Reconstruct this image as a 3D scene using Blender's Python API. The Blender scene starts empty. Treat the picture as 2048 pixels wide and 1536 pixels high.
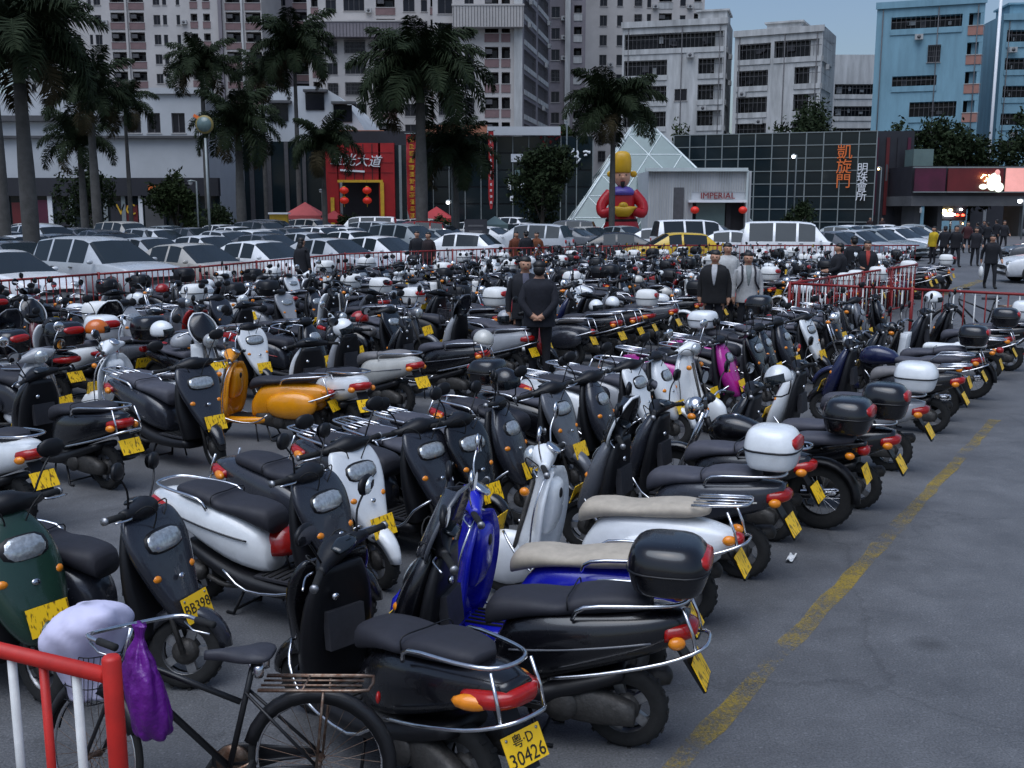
import bpy, bmesh, math, random
from mathutils import Vector, Matrix, Euler
random.seed(7)
PI = math.pi
SC = bpy.context.scene
COL = SC.collection

# ------------------------------------------------------------------ camera, sky, sun, exposure
FPX, CXP, CYP, YHP, CAMH = 2070.0, 1024.0, 768.0, 413.0, 2.5
PITCH = math.atan((CYP - YHP) / FPX)
cam_data = bpy.data.cameras.new("camera")
cam = bpy.data.objects.new("camera", cam_data)
COL.objects.link(cam)
cam.location = (0, 0, CAMH)
cam.rotation_euler = (PI / 2 - PITCH, 0, 0)
cam_data.sensor_width = 36.0
cam_data.lens = 36.0 * FPX / 2048.0
cam_data.clip_end = 2000
SC.camera = cam

world = bpy.data.worlds.new("World")
SC.world = world
world.use_nodes = True
wn = world.node_tree.nodes
wn.clear()
w_out = wn.new("ShaderNodeOutputWorld")
w_bg = wn.new("ShaderNodeBackground")
w_sky = wn.new("ShaderNodeTexSky")
w_sky.sky_type = 'NISHITA'
w_sky.sun_disc = False
SUN_EL, SUN_AZ = math.radians(68), math.radians(205)
w_sky.sun_elevation = SUN_EL
w_sky.sun_rotation = SUN_AZ
w_sky.air_density = 1.0
w_sky.dust_density = 3.0
w_sky.ozone_density = 3.0
w_bg.inputs[1].default_value = 0.075
world.node_tree.links.new(w_sky.outputs[0], w_bg.inputs[0])
world.node_tree.links.new(w_bg.outputs[0], w_out.inputs[0])

sun_data = bpy.data.lights.new("sun", 'SUN')
sun_data.energy = 1.3
sun_data.angle = math.radians(60)
sun_data.color = (0.72, 0.84, 1.0)
sun = bpy.data.objects.new("sun", sun_data)
COL.objects.link(sun)
# light travels away from the sun (azimuth measured from +Y towards +X)
sd = Vector((math.sin(SUN_AZ) * math.cos(SUN_EL), math.cos(SUN_AZ) * math.cos(SUN_EL), math.sin(SUN_EL)))
sun.rotation_euler = (-sd).to_track_quat('-Z', 'Y').to_euler()

SC.view_settings.view_transform = 'Standard'
SC.view_settings.look = 'None'
SC.view_settings.gamma = 1.0
SC.view_settings.use_curve_mapping = False
SC.view_settings.exposure = 0.82

# ------------------------------------------------------------------ pixel -> place helpers
_c, _s = math.cos(PITCH), math.sin(PITCH)
def ray(px, py):
    dx = (px - CXP) / FPX; dy = -(py - CYP) / FPX
    return Vector((dx, _c + dy * _s, -_s + dy * _c))
def G(px, py, z=0.0):
    d = ray(px, py); t = (z - CAMH) / d.z
    return Vector((d.x * t, d.y * t, z))
def AT(px, py, Y):
    d = ray(px, py); t = Y / d.y
    return Vector((d.x * t, Y, CAMH + d.z * t))
def PR(p):
    v = Vector(p) - Vector((0, 0, CAMH))
    f = v.y * _c - v.z * _s; u = v.y * _s + v.z * _c
    if f < 0.1: return (-9999, -9999)
    return (CXP + FPX * v.x / f, CYP - FPX * u / f)
RU = Vector((0.544, 0.839, 0)); RV = Vector((-0.839, 0.544, 0))
def UV(u, v): return RU * u + RV * v

# ------------------------------------------------------------------ materials
MATS = {}
def mat(name, col=(.5, .5, .5), rough=.5, metal=0.0, var=0.0, scale=8.0, bump=0.0, bscale=60.0,
        objcol=False, coat=0.0, emit=None, estr=0.0, spec=.5, trans=0.0, col2=None, stretch=None):
    m = bpy.data.materials.new(name); m.use_nodes = True
    nt = m.node_tree; N = nt.nodes; L = nt.links
    b = N["Principled BSDF"]
    b.inputs["Roughness"].default_value = rough
    b.inputs["Metallic"].default_value = metal
    b.inputs["Coat Weight"].default_value = coat
    b.inputs["Specular IOR Level"].default_value = spec
    b.inputs["Transmission Weight"].default_value = trans
    if objcol:
        oi = N.new("ShaderNodeObjectInfo"); src = oi.outputs["Color"]
    else:
        rgb = N.new("ShaderNodeRGB"); rgb.outputs[0].default_value = (*col, 1); src = rgb.outputs[0]
    tc = N.new("ShaderNodeTexCoord")
    if var > 0 or col2:
        nz = N.new("ShaderNodeTexNoise"); nz.inputs["Scale"].default_value = scale
        nz.inputs["Detail"].default_value = 5; nz.inputs["Roughness"].default_value = .65
        if stretch:
            mp = N.new("ShaderNodeMapping"); mp.inputs["Scale"].default_value = stretch
            L.new(tc.outputs["Object"], mp.inputs[0]); L.new(mp.outputs[0], nz.inputs["Vector"])
        else: L.new(tc.outputs["Object"], nz.inputs["Vector"])
        rp = N.new("ShaderNodeMapRange"); rp.inputs[1].default_value = .3; rp.inputs[2].default_value = .7
        L.new(nz.outputs[0], rp.inputs[0])
        mx = N.new("ShaderNodeMix"); mx.data_type = 'RGBA'
        L.new(rp.outputs[0], mx.inputs[0])
        L.new(src, mx.inputs[6])
        if col2:
            mx.inputs[7].default_value = (*col2, 1)
        else:
            mm = N.new("ShaderNodeMix"); mm.data_type = 'RGBA'; mm.blend_type = 'MULTIPLY'
            mm.inputs[0].default_value = 1.0
            L.new(src, mm.inputs[6]); mm.inputs[7].default_value = (1 - var, 1 - var, 1 - var, 1)
            L.new(mm.outputs[2], mx.inputs[7])
        src = mx.outputs[2]
        rr = N.new("ShaderNodeMapRange"); rr.inputs[3].default_value = max(0.02, rough - .06); rr.inputs[4].default_value = min(1, rough + .14)
        L.new(nz.outputs[0], rr.inputs[0]); L.new(rr.outputs[0], b.inputs["Roughness"])
    L.new(src, b.inputs["Base Color"])
    if bump > 0:
        bz = N.new("ShaderNodeTexNoise"); bz.inputs["Scale"].default_value = bscale; bz.inputs["Detail"].default_value = 3
        L.new(tc.outputs["Object"], bz.inputs["Vector"])
        bp = N.new("ShaderNodeBump"); bp.inputs["Strength"].default_value = bump; bp.inputs["Distance"].default_value = .01
        L.new(bz.outputs[0], bp.inputs["Height"]); L.new(bp.outputs[0], b.inputs["Normal"])
    if emit:
        b.inputs["Emission Color"].default_value = (*emit, 1); b.inputs["Emission Strength"].default_value = estr
    MATS[name] = m
    return m

mat("paint", objcol=True, rough=.22, coat=.4, var=.16, scale=9)
mat("vinyl", objcol=True, rough=.62, var=.25, scale=14, bump=.15, bscale=220)
mat("seat_black", (.035, .035, .045), .55, var=.3, scale=14, bump=.15, bscale=220)
mat("black_plastic", (.006, .006, .008), .42, var=.3, scale=20, spec=.4)
mat("grey_plastic", (.03, .03, .036), .55, var=.3, scale=20)
mat("rubber", (.012, .012, .012), .8, var=.4, scale=25)
mat("chrome", (.78, .78, .80), .14, 1.0, var=.3, scale=30)
mat("alloy", (.42, .42, .43), .38, .9, var=.4, scale=30)
mat("engine_metal", (.09, .085, .08), .55, .6, var=.5, scale=18, bump=.3, bscale=60)
mat("lens", (.60, .63, .64), .08, .55, var=.5, scale=38, bump=.14, bscale=60)
mat("red_lens", (.42, .008, .006), .18, var=.3, scale=40, coat=.3)
mat("amber_lens", (.85, .26, .01), .2, var=.2, scale=40, coat=.3)
mat("mirror_glass", (.85, .88, .9), .03, 1.0)
mat("dark_glass", (.012, .016, .02), .08, spec=.6)
mat("skin", (.42, .22, .14), .55, var=.15)
mat("cloth", objcol=True, rough=.9, var=.3, scale=12, bump=.4, bscale=40)
mat("hair", (.008, .007, .007), .5)
mat("white_plain", (.78, .78, .76), .5, var=.15, scale=8)
mat("ink", (.012, .010, .008), .6)

def plate_mat():
    m = mat("plate_yellow", (1.0, .60, .008), .35, var=.1, scale=6)
    return m
plate_mat()
def plate_text_mat():   # far plates: characters too small to read, a rough embossed dark scatter
    m = bpy.data.materials.new("plate_embossed"); m.use_nodes = True
    nt = m.node_tree; N = nt.nodes; L = nt.links; b = N["Principled BSDF"]; b.inputs["Roughness"].default_value = .35
    tc = N.new("ShaderNodeTexCoord"); mp = N.new("ShaderNodeMapping"); mp.inputs["Scale"].default_value = (1, 42, 16)
    nz = N.new("ShaderNodeTexNoise"); nz.inputs["Scale"].default_value = 1.4; nz.inputs["Detail"].default_value = 2
    oi = N.new("ShaderNodeObjectInfo"); L.new(oi.outputs["Random"], mp.inputs["Location"])
    L.new(tc.outputs["Object"], mp.inputs[0]); L.new(mp.outputs[0], nz.inputs[0])
    r = N.new("ShaderNodeValToRGB"); r.color_ramp.elements[0].position = .36; r.color_ramp.elements[1].position = .46
    r.color_ramp.elements[0].color = (.20, .10, .004, 1); r.color_ramp.elements[1].color = (1.0, .60, .008, 1)
    L.new(nz.outputs[0], r.inputs[0]); L.new(r.outputs[0], b.inputs["Base Color"])
    MATS["plate_embossed"] = m
plate_text_mat()

# ------------------------------------------------------------------ mesh builder
def cr(p0, p1, p2, p3, t):
    return tuple(.5 * ((2 * b) + (-a + c) * t + (2 * a - 5 * b + 4 * c - d) * t * t + (-a + 3 * b - 3 * c + d) * t ** 3)
                 for a, b, c, d in zip(p0, p1, p2, p3))
def spline(pts, k):
    if k <= 1: return [tuple(p) for p in pts]
    out = []
    n = len(pts)
    for i in range(n - 1):
        p0 = pts[max(0, i - 1)]; p3 = pts[min(n - 1, i + 2)]
        for j in range(k):
            out.append(cr(p0, pts[i], pts[i + 1], p3, j / k))
    out.append(tuple(pts[-1]))
    return out

class MB:
    def __init__(s): s.v = []; s.f = []; s.m = []; s.sm = []; s.mats = []
    def mi(s, name):
        if name not in s.mats: s.mats.append(name)
        return s.mats.index(name)
    def add(s, vs, fs, m, smooth=True):
        o = len(s.v); k = s.mi(m)
        s.v += [tuple(v) for v in vs]
        for f in fs:
            s.f.append(tuple(i + o for i in f)); s.m.append(k); s.sm.append(smooth)
        return s
    def merge(s, o, M=None):
        b = len(s.v); mp = [s.mi(n) for n in o.mats]
        s.v += [tuple(M @ Vector(v)) for v in o.v] if M else o.v
        s.f += [tuple(i + b for i in f) for f in o.f]; s.m += [mp[k] for k in o.m]; s.sm += o.sm
        return s
    def box(s, c, d, m, rot=None, taper=None):
        hx, hy, hz = d[0] / 2, d[1] / 2, d[2] / 2
        vs = []
        for z in (-hz, hz):
            k = 1 if (taper is None or z < 0) else taper
            vs += [(-hx * k, -hy * k, z), (hx * k, -hy * k, z), (hx * k, hy * k, z), (-hx * k, hy * k, z)]
        R = Euler(rot).to_matrix() if rot else Matrix.Identity(3)
        vs = [R @ Vector(v) + Vector(c) for v in vs]
        return s.add(vs, [(3, 2, 1, 0), (4, 5, 6, 7), (0, 1, 5, 4), (1, 2, 6, 5), (2, 3, 7, 6), (3, 0, 4, 7)], m, False)
    def tube(s, pts, r, m, n=7, k=1, caps=True, closed=False):
        P = [Vector(p) for p in (spline(pts, k) if not closed else pts)]
        rs = r if isinstance(r, (list, tuple)) else [r] * len(P)
        if len(rs) != len(P): rs = [rs[0] + (rs[-1] - rs[0]) * i / (len(P) - 1) for i in range(len(P))]
        vs = []; up = Vector((0, 0, 1)); prev = None
        for i, p in enumerate(P):
            if closed: t = P[(i + 1) % len(P)] - P[i - 1]
            else: t = P[min(i + 1, len(P) - 1)] - P[max(i - 1, 0)]
            t.normalize()
            if prev is None:
                a = t.cross(up)
                if a.length < .05: a = t.cross(Vector((1, 0, 0)))
            else: a = prev - t * prev.dot(t)
            a.normalize(); prev = a; b = t.cross(a)
            for j in range(n):
                q = 2 * PI * j / n
                vs.append(p + (a * math.cos(q) + b * math.sin(q)) * rs[i])
        fs = []; L = len(P)
        for i in range(L if closed else L - 1):
            for j in range(n):
                i2 = (i + 1) % L
                fs.append((i * n + j, i * n + (j + 1) % n, i2 * n + (j + 1) % n, i2 * n + j))
        if caps and not closed:
            fs.append(tuple(range(n))[::-1]); fs.append(tuple((L - 1) * n + j for j in range(n)))
        return s.add(vs, fs, m)
    def rings(s, rings, m, closed=True, caps=True, smooth=True):
        n = len(rings[0]); vs = [p for r in rings for p in r]; fs = []
        for i in range(len(rings) - 1):
            for j in range(n if closed else n - 1):
                fs.append((i * n + j, i * n + (j + 1) % n, (i + 1) * n + (j + 1) % n, (i + 1) * n + j))
        if caps:
            fs.append(tuple(range(n))[::-1]); b = (len(rings) - 1) * n; fs.append(tuple(b + j for j in range(n)))
        return s.add(vs, fs, m, smooth)
    def loftx(s, secs, m, n=14, k=3, p=2.6):
        """secs: (x, z_low, z_high, half_width[, y_offset])"""
        S = spline([tuple(q) + (0,) * (5 - len(q)) for q in secs], k); R = []
        for x, zl, zh, w, yo in S:
            w = max(w, .003); h = max((zh - zl) / 2, .003); zc = (zl + zh) / 2
            R.append([(x, yo + w * sgp(math.cos(2 * PI * j / n), p), zc + h * sgp(math.sin(2 * PI * j / n), p)) for j in range(n)])
        return s.rings(R, m)
    def loftz(s, secs, m, n=14, k=3, p=2.4):
        """secs: (z, x_centre, x_half, half_width[, y])"""
        S = spline([tuple(q) + (0,) * (5 - len(q)) for q in secs], k); R = []
        for z, xc, xh, w, yo in S:
            w = max(w, .003); xh = max(xh, .003)
            R.append([(xc + xh * sgp(math.cos(2 * PI * j / n), p), yo + w * sgp(math.sin(2 * PI * j / n), p), z) for j in range(n)])
        return s.rings(R, m)
    def lofty(s, secs, m, n=12, k=3, p=2.2):
        """secs: (y, x_centre, z_centre, x_half, z_half)"""
        S = spline(secs, k); R = []
        for y, xc, zc, xh, zh in S:
            R.append([(xc + max(xh, .003) * sgp(math.cos(2 * PI * j / n), p), y, zc + max(zh, .003) * sgp(math.sin(2 * PI * j / n), p)) for j in range(n)][::-1])
        return s.rings(R, m)
    def ell(s, c, r, m, n=12, k=8, rot=None, p=2.0):
        R = Euler(rot).to_matrix() if rot else Matrix.Identity(3); rg = []
        for i in range(k + 1):
            a = -PI / 2 + PI * i / k; ca, sa = max(.02, math.cos(a)), math.sin(a)
            rg.append([R @ Vector((r[0] * sgp(math.cos(2 * PI * j / n), p) * ca, r[1] * sgp(math.sin(2 * PI * j / n), p) * ca, r[2] * sgp(sa, p))) + Vector(c) for j in range(n)])
        return s.rings(rg, m)
    def lathe(s, prof, c, axis, m, n=20, caps=True):
        """prof: (radius, along axis)"""
        A = Vector(axis).normalized(); a = A.cross(Vector((0, 0, 1)))
        if a.length < .1: a = Vector((1, 0, 0))
        a.normalize(); b = A.cross(a); C = Vector(c)
        return s.rings([[C + A * h + (a * math.cos(2 * PI * j / n) + b * math.sin(2 * PI * j / n)) * max(r, .001) for j in range(n)] for r, h in prof], m, caps=caps)
    def xf(s, M):
        s.v = [tuple(M @ Vector(v)) for v in s.v]; return s
    def mesh(s, name):
        me = bpy.data.meshes.new(name); me.from_pydata(s.v, [], s.f)
        for n in s.mats: me.materials.append(MATS[n])
        me.polygons.foreach_set("material_index", s.m); me.polygons.foreach_set("use_smooth", s.sm)
        me.update(); return me
    def build(s, name, parent=None, color=None):
        return link(name, s.mesh(name), parent, color)
def sgp(v, p): return math.copysign(abs(v) ** (2.0 / p), v)

def link(name, data, parent=None, color=None):
    o = bpy.data.objects.new(name, data); COL.objects.link(o)
    if parent is not None: o.parent = parent
    if color: o.color = (*color, 1)
    return o
def tag(o, label=None, cat=None, group=None, kind=None):
    if label: o["label"] = label
    if cat: o["category"] = cat
    if group: o["group"] = group
    if kind: o["kind"] = kind
    return o
def thing(name, label, cat, loc=(0, 0, 0), rz=0.0, group=None):
    o = link(name, None); o.location = loc; o.rotation_euler = (0, 0, rz); o.empty_display_size = .2
    return tag(o, label, cat, group)
def copy_tree(o, parent=None):
    c = o.copy(); COL.objects.link(c)
    if parent is not None: c.parent = parent
    for ch in list(o.children): copy_tree(ch, c)
    return c
def text_mb(body, size, m, align='CENTER', extr=.004, shear=0.0, spacing=1.0, mirror=False):
    cu = bpy.data.curves.new("t", 'FONT'); cu.body = body; cu.size = size; cu.extrude = extr
    cu.align_x = align; cu.align_y = 'CENTER'; cu.shear = shear; cu.space_line = spacing; cu.resolution_u = 2
    ob = bpy.data.objects.new("t", cu); COL.objects.link(ob)
    dg = bpy.context.evaluated_depsgraph_get()
    me = bpy.data.meshes.new_from_object(ob.evaluated_get(dg))
    mb = MB(); mb.add([tuple(v.co) for v in me.vertices], [tuple(p.vertices) for p in me.polygons], m, False)
    bpy.data.objects.remove(ob); bpy.data.curves.remove(cu); bpy.data.meshes.remove(me)
    return mb
# ------------------------------------------------------------------ ground
def ground_mat():
    m = bpy.data.materials.new("worn_tarmac"); m.use_nodes = True
    nt = m.node_tree; N = nt.nodes; L = nt.links; b = N["Principled BSDF"]
    tc = N.new("ShaderNodeTexCoord")
    def noise(sc, det=4, ro=.6):
        n = N.new("ShaderNodeTexNoise"); n.inputs["Scale"].default_value = sc; n.inputs["Detail"].default_value = det
        n.inputs["Roughness"].default_value = ro; L.new(tc.outputs["Object"], n.inputs["Vector"]); return n
    big, mid, fine = noise(.35, 5), noise(2.2, 6, .7), noise(90, 2)
    r1 = N.new("ShaderNodeValToRGB"); r1.color_ramp.elements[0].position = .3; r1.color_ramp.elements[1].position = .7
    r1.color_ramp.elements[0].color = (.080, .082, .088, 1); r1.color_ramp.elements[1].color = (.132, .134, .140, 1)
    L.new(big.outputs[0], r1.inputs[0])
    r2 = N.new("ShaderNodeMapRange"); r2.inputs[1].default_value = .35; r2.inputs[2].default_value = .68; r2.inputs[3].default_value = .78; r2.inputs[4].default_value = 1.15
    L.new(mid.outputs[0], r2.inputs[0])
    r3 = N.new("ShaderNodeMapRange"); r3.inputs[1].default_value = .3; r3.inputs[2].default_value = .7; r3.inputs[3].default_value = .62; r3.inputs[4].default_value = 1.38
    L.new(fine.outputs[0], r3.inputs[0])
    mu = N.new("ShaderNodeMath"); mu.operation = 'MULTIPLY'; L.new(r2.outputs[0], mu.inputs[0]); L.new(r3.outputs[0], mu.inputs[1])
    vm = N.new("ShaderNodeVectorMath"); vm.operation = 'SCALE'; L.new(r1.outputs[0], vm.inputs[0]); L.new(mu.outputs[0], vm.inputs["Scale"])
    # oil spots
    vo = N.new("ShaderNodeTexVoronoi"); vo.inputs["Scale"].default_value = 1.1; L.new(tc.outputs["Object"], vo.inputs["Vector"])
    ro = N.new("ShaderNodeMapRange"); ro.inputs[1].default_value = .04; ro.inputs[2].default_value = .16; ro.inputs[3].default_value = .55; ro.inputs[4].default_value = 1
    L.new(vo.outputs[0], ro.inputs[0])
    v2 = N.new("ShaderNodeVectorMath"); v2.operation = 'SCALE'; L.new(vm.outputs[0], v2.inputs[0]); L.new(ro.outputs[0], v2.inputs["Scale"])
    dm = N.new("ShaderNodeVectorMath"); dm.operation = 'MULTIPLY_ADD'; L.new(mid.outputs["Color"], dm.inputs[0]); dm.inputs[1].default_value = (.5, .5, .5); L.new(tc.outputs["Object"], dm.inputs[2])
    vc = N.new("ShaderNodeTexVoronoi"); vc.feature = 'DISTANCE_TO_EDGE'; vc.inputs["Scale"].default_value = .33; L.new(dm.outputs[0], vc.inputs["Vector"])
    rc = N.new("ShaderNodeMapRange"); rc.inputs[1].default_value = .0; rc.inputs[2].default_value = .008; rc.inputs[3].default_value = .78; rc.inputs[4].default_value = 1; L.new(vc.outputs[0], rc.inputs[0])
    v3 = N.new("ShaderNodeVectorMath"); v3.operation = 'SCALE'; L.new(v2.outputs[0], v3.inputs[0]); L.new(rc.outputs[0], v3.inputs["Scale"])
    sp_ = N.new("ShaderNodeTexVoronoi"); sp_.inputs["Scale"].default_value = 22; L.new(tc.outputs["Object"], sp_.inputs["Vector"])
    rs = N.new("ShaderNodeMapRange"); rs.inputs[1].default_value = .05; rs.inputs[2].default_value = .25; rs.inputs[3].default_value = 1.35; rs.inputs[4].default_value = .97; L.new(sp_.outputs[0], rs.inputs[0])
    v4 = N.new("ShaderNodeVectorMath"); v4.operation = 'SCALE'; L.new(v3.outputs[0], v4.inputs[0]); L.new(rs.outputs[0], v4.inputs["Scale"])
    L.new(v4.outputs[0], b.inputs["Base Color"])
    rr = N.new("ShaderNodeMapRange"); rr.inputs[3].default_value = .45; rr.inputs[4].default_value = .85; L.new(mid.outputs[0], rr.inputs[0])
    L.new(rr.outputs[0], b.inputs["Roughness"])
    bp = N.new("ShaderNodeBump"); bp.inputs["Strength"].default_value = .35; bp.inputs["Distance"].default_value = .01
    L.new(fine.outputs[0], bp.inputs["Height"]); L.new(bp.outputs[0], b.inputs["Normal"])
    MATS["worn_tarmac"] = m
ground_mat()
def line_mat():
    m = bpy.data.materials.new("worn_yellow_paint"); m.use_nodes = True
    nt = m.node_tree; N = nt.nodes; L = nt.links; b = N["Principled BSDF"]; b.inputs["Roughness"].default_value = .7
    tc = N.new("ShaderNodeTexCoord")
    n1 = N.new("ShaderNodeTexNoise"); n1.inputs["Scale"].default_value = 1.1; n1.inputs["Detail"].default_value = 8; n1.inputs["Roughness"].default_value = .75
    L.new(tc.outputs["Object"], n1.inputs["Vector"])
    n2 = N.new("ShaderNodeTexNoise"); n2.inputs["Scale"].default_value = 60; n2.inputs["Detail"].default_value = 3; L.new(tc.outputs["Object"], n2.inputs["Vector"])
    ad = N.new("ShaderNodeMath"); ad.operation = 'MULTIPLY_ADD'; L.new(n2.outputs[0], ad.inputs[0]); ad.inputs[1].default_value = .35; L.new(n1.outputs[0], ad.inputs[2])
    r = N.new("ShaderNodeMapRange"); r.inputs[1].default_value = .60; r.inputs[2].default_value = .78; r.inputs[3].default_value = 0; r.inputs[4].default_value = .72; L.new(ad.outputs[0], r.inputs[0])
    b.inputs["Base Color"].default_value = (.34, .235, .03, 1)
    tr = N.new("ShaderNodeBsdfTransparent"); mx = N.new("ShaderNodeMixShader"); L.new(r.outputs[0], mx.inputs[0]); L.new(tr.outputs[0], mx.inputs[1]); L.new(b.outputs[0], mx.inputs[2]); L.new(mx.outputs[0], N["Material Output"].inputs["Surface"])
    MATS["worn_yellow_paint"] = m
line_mat()
g = MB(); g.add([(-600, -40, 0), (600, -40, 0), (600, 900, 0), (-600, 900, 0)], [(0, 1, 2, 3)], "worn_tarmac", False)
tag(g.build("ground"), kind="structure")
def yellow_line(p0, p1, w):
    d = (p1 - p0); L = d.length; d.normalize(); n = Vector((-d.y, d.x, 0)); b = MB(); N = int(L / .25); vs = []; rnd = random.Random(4)
    for i in range(N + 1):
        p = p0 + d * (L * i / N)
        for s in (-1, 1): vs.append(p + n * s * (w / 2 + rnd.uniform(-.018, .012)) + Vector((0, 0, .004)))
    b.add(vs, [(2 * i, 2 * i + 1, 2 * i + 3, 2 * i + 2) for i in range(N)], "worn_yellow_paint", False)
    return tag(b.build("painted_line"), kind="structure")
yellow_line(G(1290, 1600), G(1990, 840), .12)
yellow_line(G(1880, 590), G(1965, 560), .3)

# ------------------------------------------------------------------ two-wheelers
def wheel_mb(R=.213, w=.045, style='cast', n=26):
    t = MB(); prof = []
    for i in range(9):
        a = PI * i / 8
        prof.append((R - .05 + .05 * math.sin(a) ** .7, -w * math.cos(a)))
    prof = [(R * .60, -w * .8)] + prof + [(R * .60, w * .8)]
    t.lathe(prof, (0, 0, 0), (0, 1, 0), "rubber", n, caps=False)
    for j in range(n):          # tread blocks
        a = 2 * PI * j / n
        t.box(((R - .001) * math.cos(a), .012 * (1 if j % 2 else -1), (R - .001) * math.sin(a)), (.008, w * .8, .02), "rubber", rot=(0, -a, 0))
    r = MB()
    if style == 'cast':
        r.lathe([(R * .74, -w * .72), (R * .68, -w * .45), (R * .64, 0), (R * .68, w * .45), (R * .74, w * .72), (R * .62, w * .5), (R * .6, 0), (R * .62, -w * .5), (R * .74, -w * .72)], (0, 0, 0), (0, 1, 0), "alloy", n, caps=False)
        for j in range(5):
            a = 2 * PI * j / 5
            r.box((R * .38 * math.cos(a), 0, R * .38 * math.sin(a)), (R * .52, .035, .05), "alloy", rot=(0, -a, 0))
        r.lathe([(.02, -.055), (.05, -.045), (.075, -.03), (.075, .03), (.05, .045), (.02, .055)], (0, 0, 0), (0, 1, 0), "engine_metal", 14)
    elif style == 'disc':
        r.lathe([(R * .74, w * .72), (R * .66, w * .5), (R * .60, w * .15), (R * .3, w * .35), (R * .2, w * .9), (.012, w * 1.0)], (0, 0, 0), (0, 1, 0), "alloy", n, caps=False)
        r.lathe([(.012, -w), (R * .2, -w * .9), (R * .3, -w * .35), (R * .60, -w * .15), (R * .66, -w * .5), (R * .74, -w * .72)], (0, 0, 0), (0, 1, 0), "alloy", n, caps=False)
    else:                       # spoked
        r.lathe([(R * .84, -w * .6), (R * .79, -w * .4), (R * .79, w * .4), (R * .84, w * .6), (R * .86, 0), (R * .84, -w * .6)], (0, 0, 0), (0, 1, 0), "chrome", n, caps=False)
        for j in range(18):
            a = 2 * PI * j / 18; b = a + .5 * (1 if j % 2 else -1); sy = .025 * (1 if j % 4 < 2 else -1)
            r.tube([(R * .8 * math.cos(a), 0, R * .8 * math.sin(a)), (.03 * math.cos(b), sy, .03 * math.sin(b))], .0022, "chrome", 4, caps=False)
        r.lathe([(.015, -.05), (.045, -.035), (.03, 0), (.045, .035), (.015, .05)], (0, 0, 0), (0, 1, 0), "engine_metal", 12)
    return t, r
def fender_mb(R, a0, a1, hw, m, cx=0, cz=0, n=12, tail=.6):
    b = MB(); rg = []
    for i in range(n + 1):
        t = i / n; a = a0 + (a1 - a0) * t; k = hw * (1 - (1 - tail) * abs(2 * t - 1) ** 2)
        row = []
        for q, dr in ((-1, -.05), (-.8, -.008), (-.35, .012), (.35, .012), (.8, -.008), (1, -.05), (.8, -.02), (0, 0), (-.8, -.02)):
            row.append((cx + (R + dr) * math.cos(a), k * q, cz + (R + dr) * math.sin(a)))
        rg.append(row[::-1])
    return b.rings(rg, m)
def plate_mb(text=None):
    b = MB(); b.box((0, 0, 0), (.004, .225, .145), "plate_yellow" if text else "plate_embossed")
    return b
def mirror_parts(s, x, z, m="black_plastic", y=.20, tall=.2, chrome=False, rnd=False):
    st = MB(); mm = "chrome" if chrome else m
    st.tube([(x, s * y, z), (x + .01, s * (y + .05), z + tall * .6), (x - .01, s * (y + .12), z + tall)], .006, mm, 6, 3)
    c = Vector((x - .015, s * (y + .13), z + tall + .03))
    st.ell(c, (.02, .078, .052) if not rnd else (.018, .06, .06), mm, 12, 6, p=2.5 if not rnd else 2)
    gl = MB(); k = 14
    ry, rz = (.07, .045) if not rnd else (.053, .053)
    gl.add([(c.x - .0215, c.y + ry * math.cos(2 * PI * j / k), c.z + rz * math.sin(2 * PI * j / k)) for j in range(k)], [tuple(range(k))[::-1]], "mirror_glass", False)
    gl.xf(Matrix.Translation(c) @ Matrix.Rotation(-.12, 4, 'Y') @ Matrix.Rotation(-.15 * s, 4, 'Z') @ Matrix.Translation(-c))
    return st, gl
def topbox_mb(w=.21, L=.2, h=.30):
    base = MB(); base.loftz([(0, -.0, L * .72, w * .78), (.02, 0, L * .86, w * .9), (h * .38, 0, L * .98, w * .99), (h * .46, 0, L, w)], "paint", 20, 3, 3.2)
    lid = MB(); lid.loftz([(h * .47, 0, L * 1.02, w * 1.02), (h * .62, 0, L * 1.0, w * 1.0), (h * .82, .005, L * .9, w * .92), (h * .95, .01, L * .72, w * .76), (h, .012, L * .4, w * .45)], "paint", 20, 3, 3.0)
    seam = MB(); seam.loftz([(h * .44, 0, L * 1.01, w * 1.015), (h * .455, 0, L * 1.035, w * 1.04), (h * .475, 0, L * 1.035, w * 1.04), (h * .49, 0, L * 1.01, w * 1.015)], "black_plastic", 20, 1, 3.2)
    refl = MB(); refl.loftx([(-L * 1.03, h * .52, h * .66, w * .35), (-L * .98, h * .5, h * .78, w * .62), (-L * .80, h * .52, h * .84, w * .68)], "red_lens", 12, 3, 2.6)
    return base, lid, seam, refl

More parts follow.
